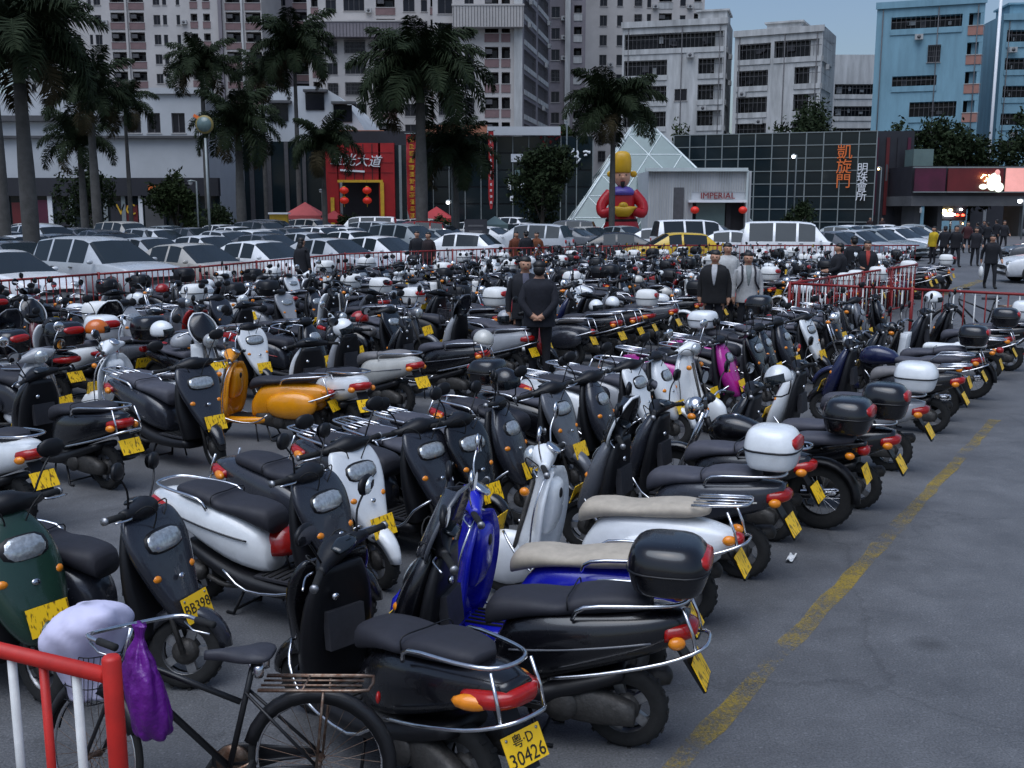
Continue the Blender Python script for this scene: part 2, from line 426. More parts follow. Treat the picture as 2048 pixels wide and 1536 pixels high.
PROTO = {}
def make_scooter_parts(style):
    """name list of (part name, MB, parent index or None, steered, colour key)"""
    P = []
    def add(name, mb, par=None, steer=False, ck=None):
        P.append((name, mb, par, steer, ck)); return len(P) - 1
    R = .213
    city = style == 'city'
    if city: style = 'sport'
    if style == 'sport':
        b = MB(); b.loftx([(.07, .32, .50, .10), (.0, .31, .60, .14), (-.18, .34, .69, .175), (-.4, .42, .73, .18), (-.62, .52, .755, .165), (-.8, .60, .765, .13), (-.93, .67, .745, .08)] if city else [(.06, .30, .52, .11), (-.02, .30, .64, .15), (-.18, .33, .71, .185), (-.38, .40, .735, .195), (-.58, .47, .75, .18), (-.76, .54, .76, .145), (-.9, .62, .745, .07)], "paint", 16, 3, 3.0)
        body = add("side_panel", b, ck='side')
        BS = [(-.04, .155), (-.18, .178), (-.38, .188), (-.58, .176), (-.74, .150)]
        for s in (1, -1):
            b = MB(); b.tube([(x_, s * (w_ + .004), .50 + .16 * (-x_) + (.03 if city else 0)) for x_, w_ in BS], .0065, "paint", 5, 3); add("side_stripe", b, body, ck='stripe')
        b = MB(); b.loftx([(.42, .20, .30, .17), (.2, .185, .29, .185), (-.1, .20, .32, .19), (-.4, .30, .40, .17), (-.6, .38, .46, .13)], "black_plastic", 12, 3, 3.4); add("lower_skirt", b)
        b = MB(); b.box((.2, 0, .303), (.40, .30, .016), "grey_plastic")
        for i in range(6): b.box((.06 + .055 * i, 0, .315), (.02, .26, .01), "rubber")
        add("floorboard", b)
        b = MB(); b.loftx([(.10, .58, .70, .10), (.05, .60, .745, .125), (-.12, .66, .765, .15), (-.28, .69, .765, .155), (-.36, .70, .80, .15), (-.50, .72, .825, .145), (-.66, .74, .825, .115), (-.72, .75, .80, .07)], "vinyl", 16, 4, 3.2)
        seat = add("seat", b, ck='seat')
        b = MB(); b.tube([(-.335, -.157, .74), (-.33, -.145, .80), (-.33, 0, .803), (-.33, .145, .80), (-.335, .157, .74)], .004, "black_plastic", 5, 3); add("seat_seam", b, seat)
        # front cover, nose-shaped
        b = MB(); b.loftz([(.985, .385, .02, .185), (.955, .40, .035, .212), (.87, .44, .042, .238), (.76, .485, .046, .226), (.64, .53, .05, .186), (.54, .57, .055, .148), (.45, .61, .055, .108), (.38, .632, .045, .07), (.355, .635, .02, .04)] if city else [(.985, .375, .03, .075), (.93, .40, .055, .12), (.84, .435, .075, .175), (.72, .475, .09, .205), (.58, .52, .10, .20), (.46, .565, .10, .165), (.37, .60, .085, .115), (.33, .615, .05, .07)], "paint", 22, 3, 3.6 if city else 2.3); ap = add("front_cover", b, ck='front')
        b = MB(); b.loftz([(.95, .33, .03, .12), (.8, .36, .04, .19), (.6, .39, .05, .215), (.42, .42, .06, .20), (.3, .42, .06, .17)], "black_plastic", 14, 3, 3); add("leg_shield", b)
        b = MB(); b.box((.315, 0, .62), (.05, .22, .20), "grey_plastic", rot=(0, .1, 0)); b.lathe([(.0, .0), (.02, 0), (.018, .02), (.0, .022)], (.30, .07, .80), (-1, 0, .1), "chrome", 10); add("glove_box", b)
        b = MB(); b.ell((.487, 0, .835) if city else (.500, 0, .80), (.04, .145, .065) if city else (.045, .125, .075), "lens", 16, 8, rot=(0, -.45, 0), p=3.4 if city else 2.6); hl = add("headlight", b)
        b = MB(); b.ell((.482, 0, .835) if city else (.497, 0, .80), (.036, .156, .074) if city else (.040, .138, .086), "black_plastic", 16, 8, rot=(0, -.45, 0), p=3.4 if city else 2.6); add("headlight_rim", b, hl)
        b = MB(); b.ell((.605 if city else .598, 0, .645), (.006, .024, .016), "chrome", 10, 6, rot=(0, -.35, 0)); add("badge", b, ap)
        for s in (1, -1):
            b = MB(); b.ell((.545, s * .150, .66), (.03, .035, .026), "amber_lens", 10, 6, rot=(0, -.3, s * .6)); add("indicator", b)
        # handlebar
        b = MB(); b.lofty([(-.22, .33, .995, .025, .025), (-.14, .36, 1.0, .045, .04), (0, .375, 1.015, .075, .062), (.14, .36, 1.0, .045, .04), (.22, .33, .995, .025, .025)], "black_plastic", 12, 3); hb = add("handlebar_cover", b, steer=True, ck='bar')
        b = MB(); b.lofty([(-.085, .315, 1.045, .028, .01), (0, .315, 1.052, .05, .014), (.085, .315, 1.045, .028, .01)], "dark_glass", 12, 3); b.xf(Matrix.Translation((.315, 0, 1.05)) @ Matrix.Rotation(-.35, 4, 'Y') @ Matrix.Translation((-.315, 0, -1.05))); add("dashboard", b, hb, True)
        bar_y = .21
    elif style == 'retro':
        b = MB(); b.loftx([(.06, .28, .5, .10), (-.06, .28, .66, .13), (-.25, .30, .70, .15), (-.5, .36, .72, .15), (-.72, .44, .70, .13), (-.88, .52, .66, .09), (-.93, .56, .62, .04)], "paint", 16, 3, 2.8); body = add("rear_cowl", b, ck='side')
        for s in (1, -1):
            b = MB(); b.ell((-.48, s * .145, .455), (.33, .10, .165), "paint", 18, 10, rot=(0, .06, 0), p=2.3); add("side_cowl", b, body, ck='side')
        b = MB(); b.loftx([(.40, .21, .29, .15), (.2, .19, .285, .17), (-.05, .20, .30, .16), (-.2, .24, .33, .12)], "paint", 12, 3, 3.2); add("floorboard", b, ck='front')
        b = MB()
        for i in range(5): b.box((.18, -.10 + .05 * i, .29), (.36, .014, .01), "rubber")
        add("floor_strips", b)
        b = MB(); b.loftx([(.09, .60, .70, .08), (.04, .62, .755, .12), (-.10, .665, .775, .145), (-.26, .69, .77, .145), (-.42, .70, .80, .15), (-.58, .715, .82, .145), (-.70, .73, .81, .11), (-.75, .745, .785, .05)], "vinyl", 16, 4, 2.6); seat = add("seat", b, ck='seat')
        # wide curved leg shield, thin
        b = MB(); rows = []
        for i in range(13):
            t = i / 12; z = .27 + .66 * t
            hw = [.13, .19, .215, .225, .23, .235, .24, .24, .235, .22, .19, .15, .09][i]
            xc = .475 - .11 * t + .05 * (1 - t) ** 3
            row = []
            for j in range(11):
                q = -1 + .2 * j; row.append((xc - .13 * q * q * (.7 + .5 * (1 - t)), hw * q, z))
            for j in range(11):
                q = 1 - .2 * j; row.append((xc - .13 * q * q * (.7 + .5 * (1 - t)) - .022, hw * q * .985, z))
            rows.append(row)
        b.rings(rows, "paint"); sh = add("leg_shield", b, ck='front')
        b = MB(); b.loftz([(.93, .345, .05, .055), (.8, .37, .06, .06), (.6, .42, .07, .06), (.45, .47, .08, .06), (.36, .52, .07, .05)], "paint", 12, 3, 2.4); add("steering_cover", b, ck='front')
        b = MB(); b.loftz([(.86, .30, .02, .085), (.8, .29, .05, .115), (.6, .315, .055, .12), (.5, .34, .04, .1)], "paint", 12, 3, 3.2); gb = add("glove_box", b, ck='front')
        b = MB(); b.ell((.245, .0, .77), (.012, .028, .036), "black_plastic", 10, 6, p=3); add("lock", b, gb)
        b = MB()
        for s in (1, -1): b.tube([(.36, s * .235, .30), (.36, s * .245, .5), (.33, s * .245, .72), (.30, s * .16, .88), (.31, 0, .945)], .007, "chrome", 6, 3)
        add("shield_trim", b)
        b = MB(); b.ell((.445, 0, 1.0), (.055, .075, .075), "lens", 16, 8); hl = add("headlight", b, None, True)
        b = MB(); b.lofty([(-.2, .32, .99, .028, .026), (-.12, .345, 1.0, .055, .05), (0, .37, 1.005, .085, .085), (.12, .345, 1.0, .055, .05), (.2, .32, .99, .028, .026)], "paint", 14, 3); hb = add("handlebar_cover", b, None, True, 'front')
        b = MB(); b.lathe([(.0, .0), (.055, .0), (.06, .012), (.05, .02), (0, .022)], (.30, 0, 1.06), (-.55, 0, .83), "chrome", 16); add("speedometer", b, hb, True)
        for s in (1, -1):
            b = MB(); b.ell((.43, s * .175, .80), (.035, .03, .03), "amber_lens", 10, 6); add("indicator", b)
        bar_y = .19
    # shared running gear
    fw = 'cast' if style == 'sport' else 'disc'
    for nm, x, st in (("front_wheel", .62, True), ("rear_wheel", -.60, False)):
        t, r = wheel_mb(R, .046, fw)
        M = Matrix.Translation((x, 0, R)); t.xf(M); r.xf(M)
        k = add(nm, t, None, st); add("rim", r, k, st)
    b = fender_mb(R + .03, math.radians(5), math.radians(165), .075, "paint", .62, R + .01, 12, .5) if style == 'sport' else MB().ell((.63, 0, R + .06), (.25, .095, .20), "paint", 16, 8, p=2.2)
    add("front_fender", b, None, True, 'front' if style != 'sport' else 'fender')
    b = MB()
    for s in (1, -1): b.tube([(.62, s * .07, R), (.55, s * .065, .42), (.43, s * .045, .85)], .016, "engine_metal", 7)
    add("fork", b, None, True)
    for s in (1, -1):
        b = MB(); b.tube([(.335, s * bar_y, .995), (.285, s * (bar_y + .14), .985)], .0185, "rubber", 9)
        b.tube([(.287, s * (bar_y + .135), .985), (.283, s * (bar_y + .15), .985)], .022, "alloy", 9); add("grip", b, None, True)
        b = MB(); b.tube([(.375, s * bar_y, .99), (.39, s * (bar_y + .05), .985), (.345, s * (bar_y + .15), .975)], .006, "chrome", 5, 3); add("brake_lever", b, None, True)
        st, gl = mirror_parts(s, .345, 1.01, y=.17, chrome=(style == 'retro'), rnd=(style == 'retro'))
        k = add("mirror", st, None, True); add("mirror_glass", gl, k, True)
    b = MB()
    for s in (1, -1): b.tube([(.36, s * .17, .985), (.44, s * .16, 1.04), (.47, s * .08, .99), (.43, s * .04, .86)], .0045, "rubber", 5, 3)
    add("cables", b, None, True)
    # tail
    b = MB()
    if city: b.loftx([(-.74, .625, .70, .172), (-.84, .62, .715, .165), (-.92, .63, .72, .13), (-.965, .65, .71, .07)], "red_lens", 14, 3, 3.2)
    elif style == 'sport': b.loftx([(-.80, .60, .70, .135), (-.88, .61, .71, .115), (-.93, .63, .70, .075), (-.945, .645, .69, .04)], "red_lens", 12, 3, 3)
    else: b.ell((-.925, 0, .60), (.045, .06, .045), "red_lens", 12, 7, p=2.6)
    add("tail_light", b)
    for s in (1, -1):
        b = MB(); b.ell((-.80, s * .160, .655) if city else (-.86 if style == 'sport' else -.90, s * (.135 if style == 'sport' else .13), .625), (.09, .035, .036) if city else (.045, .03, .032), "amber_lens", 10, 6, rot=(0, 0, s * .5)); add("rear_indicator", b)
    b = MB(); b.add([(-.84, -.06, .60), (-.84, .06, .60), (-1.0, .06, .36), (-1.0, -.06, .36), (-.83, -.06, .59), (-.83, .06, .59), (-.985, .06, .355), (-.985, -.06, .355)], [(0, 1, 2, 3), (7, 6, 5, 4), (0, 4, 5, 1), (1, 5, 6, 2), (2, 6, 7, 3), (3, 7, 4, 0)], "black_plastic", False)
    add("rear_mudguard", b)
    b = MB(); b.loftx([(.0, .20, .34, .05, .07), (-.2, .17, .36, .08, .07), (-.45, .15, .34, .06, .09), (-.66, .16, .27, .05, .09)], "engine_metal", 10, 3, 3); b.lathe([(.03, 0), (.085, .01), (.085, .03), (.03, .045)], (-.3, .13, .25), (0, 1, 0), "engine_metal", 14); add("engine", b)
    b = MB(); b.tube([(-.05, -.08, .22), (-.25, -.13, .2), (-.4, -.14, .24)], .018, "engine_metal", 7, 3); b.lathe([(.03, 0), (.055, .03), (.058, .3), (.05, .38), (.02, .4)], (-.42, -.145, .25), (-.96, 0, .22), "engine_metal", 14); add("muffler", b)
    b = MB()
    for s in (1, -1): b.tube([(-.12, s * .09, .2), (-.2, s * .13, .015), (-.26, s * .13, .012)], .011, "black_plastic", 6)
    b.tube([(-.19, -.13, .04), (-.19, .13, .04)], .009, "black_plastic", 6); add("centre_stand", b)
    b = MB(); b.tube([(0.02, .10, .24), (-.06, .20, .012)], .009, "black_plastic", 6); add("side_stand", b)
    # chrome rails
    b = MB(); b.tube([(-.36, .17, .70), (-.42, .185, .775), (-.7, .16, .80), (-.86, .11, .81), (-.9, 0, .81), (-.86, -.11, .81), (-.7, -.16, .80), (-.42, -.185, .775), (-.36, -.17, .70)], .011, "chrome", 7, 3); add("grab_rail", b)
    b = MB()
    b.tube([(-.25, .20, .40), (-.5, .215, .46), (-.8, .19, .54), (-.97, .12, .60), (-1.0, 0, .61), (-.97, -.12, .60), (-.8, -.19, .54), (-.5, -.215, .46), (-.25, -.20, .40)], .010, "chrome", 7, 3)
    for s in (1, -1): b.tube([(-.95, s * .13, .595), (-.93, s * .13, .68), (-.88, s * .12, .80)], .009, "chrome", 6)
    add("crash_bar", b)
    b = MB()
    for s in (1, -1): b.tube([(.60, s * .13, .50), (.50, s * .215, .42), (.36, s * .225, .28), (0, s * .225, .235), (-.2, s * .21, .34)], .0095, "chrome", 7, 3)
    add("side_guard", b)
    b = MB(); b.tube([(-.66, .13, .82), (-.94, .12, .845), (-1.0, .07, .85), (-1.0, -.07, .85), (-.94, -.12, .845), (-.66, -.13, .82)], .009, "chrome", 6, 2)
    for y in (-.07, 0, .07): b.tube([(-.66, y, .825), (-1.0, y, .85)], .006, "chrome", 5)
    add("rear_carrier", b)
    pl = plate_mb(); pl.xf(Matrix.Translation((-.965, 0, .455)) @ Matrix.Rotation(.50, 4, 'Y')); add("number_plate", pl)
    pl = plate_mb(); fx, fz, fa = (.695, .475, -.35) if style == 'sport' else (.69, .50, -.25)
    pl.xf(Matrix.Translation((fx, 0, fz)) @ Matrix.Rotation(fa, 4, 'Y')); add("front_plate", pl)
    return P
def make_motorcycle_parts(style):
    P = []
    def add(name, mb, par=None, steer=False, ck=None):
        P.append((name, mb, par, steer, ck)); return len(P) - 1
    R = .285; cub = style == 'cub'
    for nm, x, st in (("front_wheel", .66, True), ("rear_wheel", -.60, False)):
        t, r = wheel_mb(R, .04, 'spoke', 30); M = Matrix.Translation((x, 0, R)); t.xf(M); r.xf(M)
        k = add(nm, t, None, st); add("rim", r, k, st)
    add("front_fender", fender_mb(R + .025, math.radians(15), math.radians(170), .065, "paint", .66, R, 12, .8), None, True, 'front')
    add("rear_fender", fender_mb(R + .03, math.radians(20), math.radians(185), .075, "black_plastic", -.60, R, 12, .9))
    b = MB()
    for s in (1, -1): b.tube([(.66, s * .075, R), (.50, s * .07, .66), (.41, s * .06, .9)], .017, "chrome" if not cub else "engine_metal", 7)
    add("fork", b, None, True)
    b = MB(); b.tube([(.40, 0, .85), (.28, 0, .62 if not cub else .55), (.0, 0, .60 if not cub else .42), (-.35, 0, .62), (-.7, 0, .70)], .03, "black_plastic", 8, 3); b.tube([(.36, 0, .75), (.22, 0, .35), (-.1, 0, .26), (-.6, .06, R)], .02, "black_plastic", 7, 3); add("frame", b)
    b = MB(); b.loftx([(.20, .24, .36, .09), (.1, .2, .42, .12), (-.08, .19, .42, .13), (-.2, .22, .36, .1)], "engine_metal", 12, 3, 3)
    for i in range(6): b.box((.13, 0, .43 + .022 * i), (.17, .16, .008), "alloy")
    b.lathe([(.03, 0), (.10, .01), (.09, .03), (.02, .04)], (.0, .12, .30), (0, 1, 0), "alloy", 16); b.lathe([(.03, 0), (.10, .01), (.09, .03), (.02, .04)], (.0, -.12, .30), (0, -1, 0), "alloy", 16); add("engine", b)
    b = MB(); b.tube([(.2, -.09, .42), (.25, -.11, .26), (.1, -.13, .18), (-.2, -.14, .2)], .018, "chrome", 8, 3); b.lathe([(.02, 0), (.042, .04), (.045, .5), (.025, .56)], (-.2, -.145, .2), (-.98, 0, .16), "chrome", 12); add("muffler", b)
    if cub:
        b = MB(); b.loftx([(.08, .42, .60, .09), (-.1, .40, .68, .12), (-.4, .48, .70, .13), (-.7, .58, .72, .1), (-.86, .64, .70, .05)], "paint", 14, 3, 2.8); add("side_panel", b, ck='side')
        for s in (1, -1):
            b = MB(); rows = []
            for i in range(9):
                t = i / 8; z = .28 + .6 * t; hw = .20 - .07 * t
                rows.append([(.43 - .06 * t - .10 * q * q, s * (.05 + hw * q * .8), z) for q in (0, .25, .5, .75, 1)] + [(.41 - .06 * t - .10 * q * q, s * (.05 + hw * q * .8), z) for q in (1, .75, .5, .25, 0)])
            b.rings(rows if s > 0 else [r[::-1] for r in rows], "paint"); add("leg_shield", b, ck='shield')
        b = MB(); b.loftz([(.95, .36, .04, .05), (.75, .43, .05, .065), (.5, .47, .06, .06)], "paint", 12, 3); add("front_cover", b, ck='front')
        b = MB(); b.loftx([(.06, .64, .72, .09), (0, .66, .76, .13), (-.3, .70, .76, .135), (-.4, .71, .79, .13), (-.7, .73, .80, .11), (-.76, .74, .78, .06)], "vinyl", 14, 4, 3); add("seat", b, ck='seat')
    else:
        b = MB(); b.loftx([(.36, .70, .80, .06), (.28, .66, .88, .12), (.12, .66, .90, .14), (-.04, .68, .85, .11), (-.12, .70, .78, .07)], "paint", 16, 4, 2.5); tk = add("fuel_tank", b, ck='front')
        b = MB(); b.lathe([(.0, .012), (.03, .01), (.03, 0)], (.14, 0, .895), (0, 0, 1), "chrome", 12); add("fuel_cap", b, tk)
        b = MB(); b.loftx([(-.06, .70, .78, .08), (-.15, .70, .785, .12), (-.35, .70, .78, .135), (-.45, .71, .81, .13), (-.75, .74, .83, .115), (-.86, .77, .82, .07)], "vinyl", 14, 4, 3); add("seat", b, ck='seat')
        for s in (1, -1):
            b = MB(); b.ell((-.22, s * .1, .56), (.15, .03, .10), "paint", 12, 6, p=2.8); add("side_panel", b, ck='side')
        b = MB(); b.loftx([(-.6, .66, .74, .09), (-.85, .72, .79, .07), (-.95, .74, .78, .04)], "paint", 12, 3, 2.8); add("tail_cowl", b, ck='side')
        for s in (1, -1):
            b = MB(); b.tube([(-.58, s * .14, R), (-.42, s * .14, .68)], .022, "chrome", 8); b.tube([(-.56, s * .14, .34), (-.44, s * .14, .62)], .032, "black_plastic", 8); add("shock_absorber", b)
    b = MB(); b.ell((.50, 0, .93), (.085, .095, .095), "chrome" if not cub else "paint", 14, 8); hl = add("headlight", b, None, True, 'front')
    b = MB(); b.ell((.555, 0, .93), (.04, .082, .082), "lens", 14, 8); add("headlight_lens", b, hl, True)
    b = MB(); b.tube([(.30, -.34, 1.02), (.35, -.2, 1.06), (.39, -.08, 1.0), (.39, .08, 1.0), (.35, .2, 1.06), (.30, .34, 1.02)], .011, "chrome", 7, 3); add("handlebar", b, None, True)
    b = MB()
    for s in (1, -1): b.lathe([(.0, 0), (.04, 0), (.045, .03), (.04, .05), (0, .052)], (.40, s * .05, 1.0), (-.6, 0, .8), "black_plastic", 14)
    add("speedometer", b, None, True)
    for s in (1, -1):
        b = MB(); b.tube([(.325, s * .27, 1.04), (.285, s * .38, 1.01)], .018, "rubber", 8); add("grip", b, None, True)
        b = MB(); b.tube([(.37, s * .24, 1.05), (.36, s * .38, 1.01)], .006, "chrome", 5); add("brake_lever", b, None, True)
        st, gl = mirror_parts(s, .35, 1.06, y=.19, tall=.17, rnd=True); k = add("mirror", st, None, True); add("mirror_glass", gl, k, True)
        b = MB(); b.tube([(.47, s * .08, .88), (.47, s * .16, .88)], .007, "black_plastic", 5); b.ell((.475, s * .18, .88), (.04, .03, .03), "amber_lens", 10, 6); add("indicator", b, None, True)
        b = MB(); b.tube([(-.84, s * .04, .68), (-.84, s * .13, .68)], .007, "black_plastic", 5); b.ell((-.85, s * .15, .68), (.04, .03, .03), "amber_lens", 10, 6); add("rear_indicator", b)
    b = MB(); b.ell((-.93, 0, .71), (.05, .07, .045), "red_lens", 12, 7, p=2.8); add("tail_light", b)
    b = MB(); b.tube([(-.5, .14, .74), (-.6, .15, .85), (-.95, .13, .86), (-1.0, 0, .86), (-.95, -.13, .86), (-.6, -.15, .85), (-.5, -.14, .74)], .009, "chrome", 6, 2)
    for y in (-.06, .06): b.tube([(-.62, y, .853), (-.99, y, .86)], .006, "chrome", 5)
    add("rear_carrier", b)
    b = MB()
    for s in (1, -1): b.tube([(.28, s * .04, .55), (.33, s * .16, .50), (.33, s * .19, .40), (.3, s * .14, .27), (.2, s * .05, .24)], .011, "chrome", 7, 3)
    add("crash_bar", b)
    b = MB(); b.tube([(-.02, .10, .24), (-.1, .22, .012)], .009, "black_plastic", 6); add("side_stand", b)
    pl = plate_mb(); pl.xf(Matrix.Translation((-.965, 0, .52)) @ Matrix.Rotation(.35, 4, 'Y')); add("number_plate", pl)
    pl = plate_mb(); pl.xf(Matrix.Translation((.70, 0, .66)) @ Matrix.Rotation(-.3, 4, 'Y')); add("front_plate", pl, None, True)
    return P

C = dict(black=(.004, .004, .006), charcoal=(.026, .028, .037), grey=(.10, .105, .12), silver=(.34, .35, .37), white=(.82, .84, .85), offwhite=(.55, .54, .50),
         red=(.32, .012, .010), maroon=(.10, .008, .012), blue=(.008, .012, .42), navy=(.012, .016, .06), yellow=(.80, .30, .008), magenta=(.48, .02, .28), green=(.015, .045, .03),
         beige=(.46, .40, .32), purple=(.07, .015, .16), orange=(.62, .14, .01), seatgrey=(.066, .066, .084), seatblack=(.020, .020, .028), seatlight=(.20, .19, .19))
PARTS = {}
MESHES = {}
def get_parts(kind):
    if kind not in PARTS:
        PARTS[kind] = make_scooter_parts(kind) if kind in ('sport', 'retro', 'city') else make_motorcycle_parts(kind)
        MESHES[kind] = {}
    return PARTS[kind]
def steer_matrix(kind, ang):
    p = Vector((.43, 0, .85)); ax = Vector((-.40, 0, 1)).normalized()
    return Matrix.Translation(p) @ Matrix.Rotation(ang, 4, ax) @ Matrix.Translation(-p)
BOX = {}
def topbox(parent, col, loc, scale=1.0, refl=True):
    if not BOX:
        for n, mb in zip(("b", "l", "s", "r"), topbox_mb()): BOX[n] = mb.mesh("top_box_" + n)
    o = link("top_box", BOX["b"], parent, col); o.location = loc; rb_ = random.Random(int(abs(parent.location.x * 997 + parent.location.y * 331))); o.scale = (rb_.uniform(.9, 1.12), rb_.uniform(.92, 1.12), rb_.uniform(.82, 1.08))
    link("lid", BOX["l"], o, col); link("seam", BOX["s"], o)
    if refl: link("reflector", BOX["r"], o)
    return o
CATN = dict(city="scooter", sport="scooter", retro="scooter", cub="motorcycle", motorcycle="motorcycle")
def bike(kind, loc, hdg, label, front='black', side='black', seat='seatblack', fender='black', steer=0.0, lean=0.0, bar='black', shield='white',
         box=None, skip=(), detail=2, group=None, scale=1.0, boxrefl=True, screen=None, basket=False, stripe=None, keep_rails=False):
    """hdg in degrees; detail 2 = all parts, 1 = main parts"""
    P = get_parts(kind); M = MESHES[kind]
    nm = "motor_scooter" if kind in ('sport', 'retro', 'city') else "motorcycle"
    r = thing(nm, label, CATN[kind], (loc[0], loc[1], 0), math.radians(hdg), group)
    r.rotation_euler = Euler((math.radians(lean), 0, math.radians(hdg)), 'XYZ'); r.scale = (scale,) * 3
    rs_ = random.Random(int(abs(loc[0] * 733 + loc[1] * 571)))
    stripe = stripe or rs_.choice(['red', 'silver', 'grey', 'black', 'maroon', 'offwhite'])
    if rs_.random() < .45: skip = tuple(skip) + ('side_stripe',)
    if detail == 1 or not keep_rails: skip = tuple(skip) + rs_.choice([(), ('crash_bar',), ('grab_rail',), ('side_guard',), ('crash_bar', 'side_guard')])
    cols = dict(stripe=stripe, front=front, side=side, seat=seat, fender=fender, bar=bar, shield=shield)
    SM = steer_matrix(kind, math.radians(steer)) if steer else None
    made = {}
    small = ("seat_seam", "floor_strips", "lock", "fuel_cap", "brake_lever", "mirror_glass", "headlight_rim", "side_stand", "speedometer", "badge", "cables", "glove_box", "shield_trim", "side_guard", "grip", "indicator", "rear_indicator")
    for i, (name, mb, par, st, ck) in enumerate(P):
        if name in skip or (detail < 2 and name in small): continue
        if par is not None and par not in made: continue
        if i not in M: M[i] = mb.mesh(name)
        o = link(name, M[i], made[par] if par is not None else r, C[cols[ck]] if ck else None)
        made[i] = o
        if SM is not None and st and par is None: o.matrix_basis = SM
    if basket:
        if "bsk" not in M:
            b = MB()
            for z, w, l in ((.78, .12, .09), (.87, .13, .10), (.96, .14, .11), (1.03, .15, .12)): b.tube([(.60 + l * sgp(math.cos(2 * PI * i / 16), 4), w * sgp(math.sin(2 * PI * i / 16), 4), z) for i in range(16)], .004, "grey_plastic", 4, closed=True)
            for i in range(16): c_, s_ = sgp(math.cos(2 * PI * i / 16), 4), sgp(math.sin(2 * PI * i / 16), 4); b.tube([(.60 + .09 * c_, .12 * s_, .78), (.60 + .12 * c_, .15 * s_, 1.03)], .003, "grey_plastic", 4, caps=False)
            b.box((.60, 0, .778), (.19, .24, .008), "grey_plastic"); b.tube([(.50, 0, .80), (.42, 0, .84)], .012, "engine_metal", 6); M["bsk"] = b.mesh("basket")
        link("basket", M["bsk"], r)
    if screen:
        if "scr" not in M:
            b = MB(); rows = []
            for i in range(9):
                t_ = i / 8; z = .90 + .36 * t_; hw = [.13, .18, .205, .215, .215, .205, .18, .14, .07][i]; xc = .50 - .16 * t_
                rows.append([(xc - .10 * q * q, hw * q, z) for q in [-1 + .25 * j for j in range(9)]] + [(xc - .012 - .10 * q * q, hw * q * .985, z) for q in [1 - .25 * j for j in range(9)]])
            b.rings(rows, "paint"); M["scr"] = b.mesh("windscreen")
            rim = [(r_[0][0], r_[0][1], r_[0][2]) for r_ in rows] + [(r_[8][0], r_[8][1], r_[8][2]) for r_ in rows[::-1]]
            M["rim"] = MB().tube(rim, .011, "paint", 6).mesh("windscreen_rim")
        o = link("windscreen", M["scr"], r, C[screen[0]]); link("windscreen_rim", M["rim"], o, C[screen[1]])
    if box:
        topbox(r, C[box], (-.80, 0, .855), 1.0 if kind != 'sport' else 1.0, boxrefl)
    return r
FAR = {}
def far_mesh(kind, variant):
    """one joined low-detail mesh for the bikes too small to show parts"""
    key = (kind, variant)
    if key in FAR: return FAR[key]
    out = MB(); rnd = random.Random(hash(variant) if not isinstance(variant, int) else variant)
    st = steer_matrix(kind, math.radians([0, 30, -25, 35][variant % 4]))
    drop = {"brake_lever", "seat_seam", "floor_strips", "lock", "fuel_cap", "side_stand", "speedometer", "headlight_rim", "centre_stand", "cables", "badge"}
    if variant % 2: drop |= {"rear_carrier"}
    if variant % 3 == 0: drop |= {"crash_bar"}
    if variant % 3 == 1: drop |= {"front_plate"}
    for name, mb, par, s, ck in get_parts(kind):
        if name in drop: continue
        t = MB().merge(mb, st if s else None)
        if ck == 'seat': t.mats = ["seat_black" if m == "vinyl" else m for m in t.mats]
        if (ck == 'side' and variant % 4 == 1) or (ck == 'fender' and variant % 2): t.mats = ["black_plastic" if m == "paint" else m for m in t.mats]
        if ck == 'shield': t.mats = ["white_plain" if m == "paint" else m for m in t.mats]
        out.merge(t)
    if variant % 4 in (2, 3):
        bm = "white_plain" if variant % 4 == 2 else "black_plastic"
        for i, q in enumerate(topbox_mb()):
            t = MB().merge(q); t.mats = [bm if m == "paint" else m for m in t.mats]
            out.merge(t, Matrix.Translation((-.80, 0, .855)))
    FAR[key] = out.mesh("scooter_far")
    return FAR[key]
# ------------------------------------------------------------------ the parked bikes close to the camera
def anchored(px, py, lx, lz, hdg, sc=.94):
    p = G(px, py, lz * sc); h = math.radians(hdg)
    return (p.x - lx * sc * math.cos(h), p.y - lx * sc * math.sin(h))
def tail_at(kind, px, py, hdg, label, sc=.94, **k):      # anchor: rear plate
    return bike(kind, anchored(px, py, -1.0, .455, hdg, sc), hdg, label, scale=sc, **k)
def nose_at(kind, px, py, hdg, label, sc=.94, lx=.695, lz=.475, **k):   # anchor: front plate
    return bike(kind, anchored(px, py, lx, lz, hdg, sc), hdg, label, scale=sc, **k)
def set_plate(root, part, lines, sizes):
    for ch in root.children:
        if ch.name.split(".")[0] == part:
            me = ch.data.copy(); me.materials[0] = MATS["plate_yellow"]; ch.data = me
            back = part == "number_plate"
            c = Vector((-.965, 0, .455)) if back else Vector((.695, 0, .475)); tilt = .50 if back else -.35
            out = MB(); z = .032 if len(lines) > 1 else 0
            for t, s in zip(lines, sizes):
                q = text_mb(t, s, "ink", extr=.0008)
                # text x -> -y at the back (read from behind), +y at the front
                R = Matrix(((0, 0, -1 if back else 1, 0), (-1 if back else 1, 0, 0, 0), (0, 1, 0, 0), (0, 0, 0, 1)))
                off = Vector((-.0035 if back else .0035, 0, z)); z -= .068
                out.merge(q, Matrix.Translation(c) @ Matrix.Rotation(tilt, 4, 'Y') @ Matrix.Translation(off) @ R)
            for y in (-.09, .09):
                out.lathe([(.007, 0), (.007, .003), (.001, .004)], c + Matrix.Rotation(tilt, 3, 'Y') @ Vector((-.0025 if back else .0025, y, .055)), Matrix.Rotation(tilt, 3, 'Y') @ Vector((-1 if back else 1, 0, 0)), "alloy", 8)
            out.build("plate_lettering", ch)
NC = ("rear_carrier",)
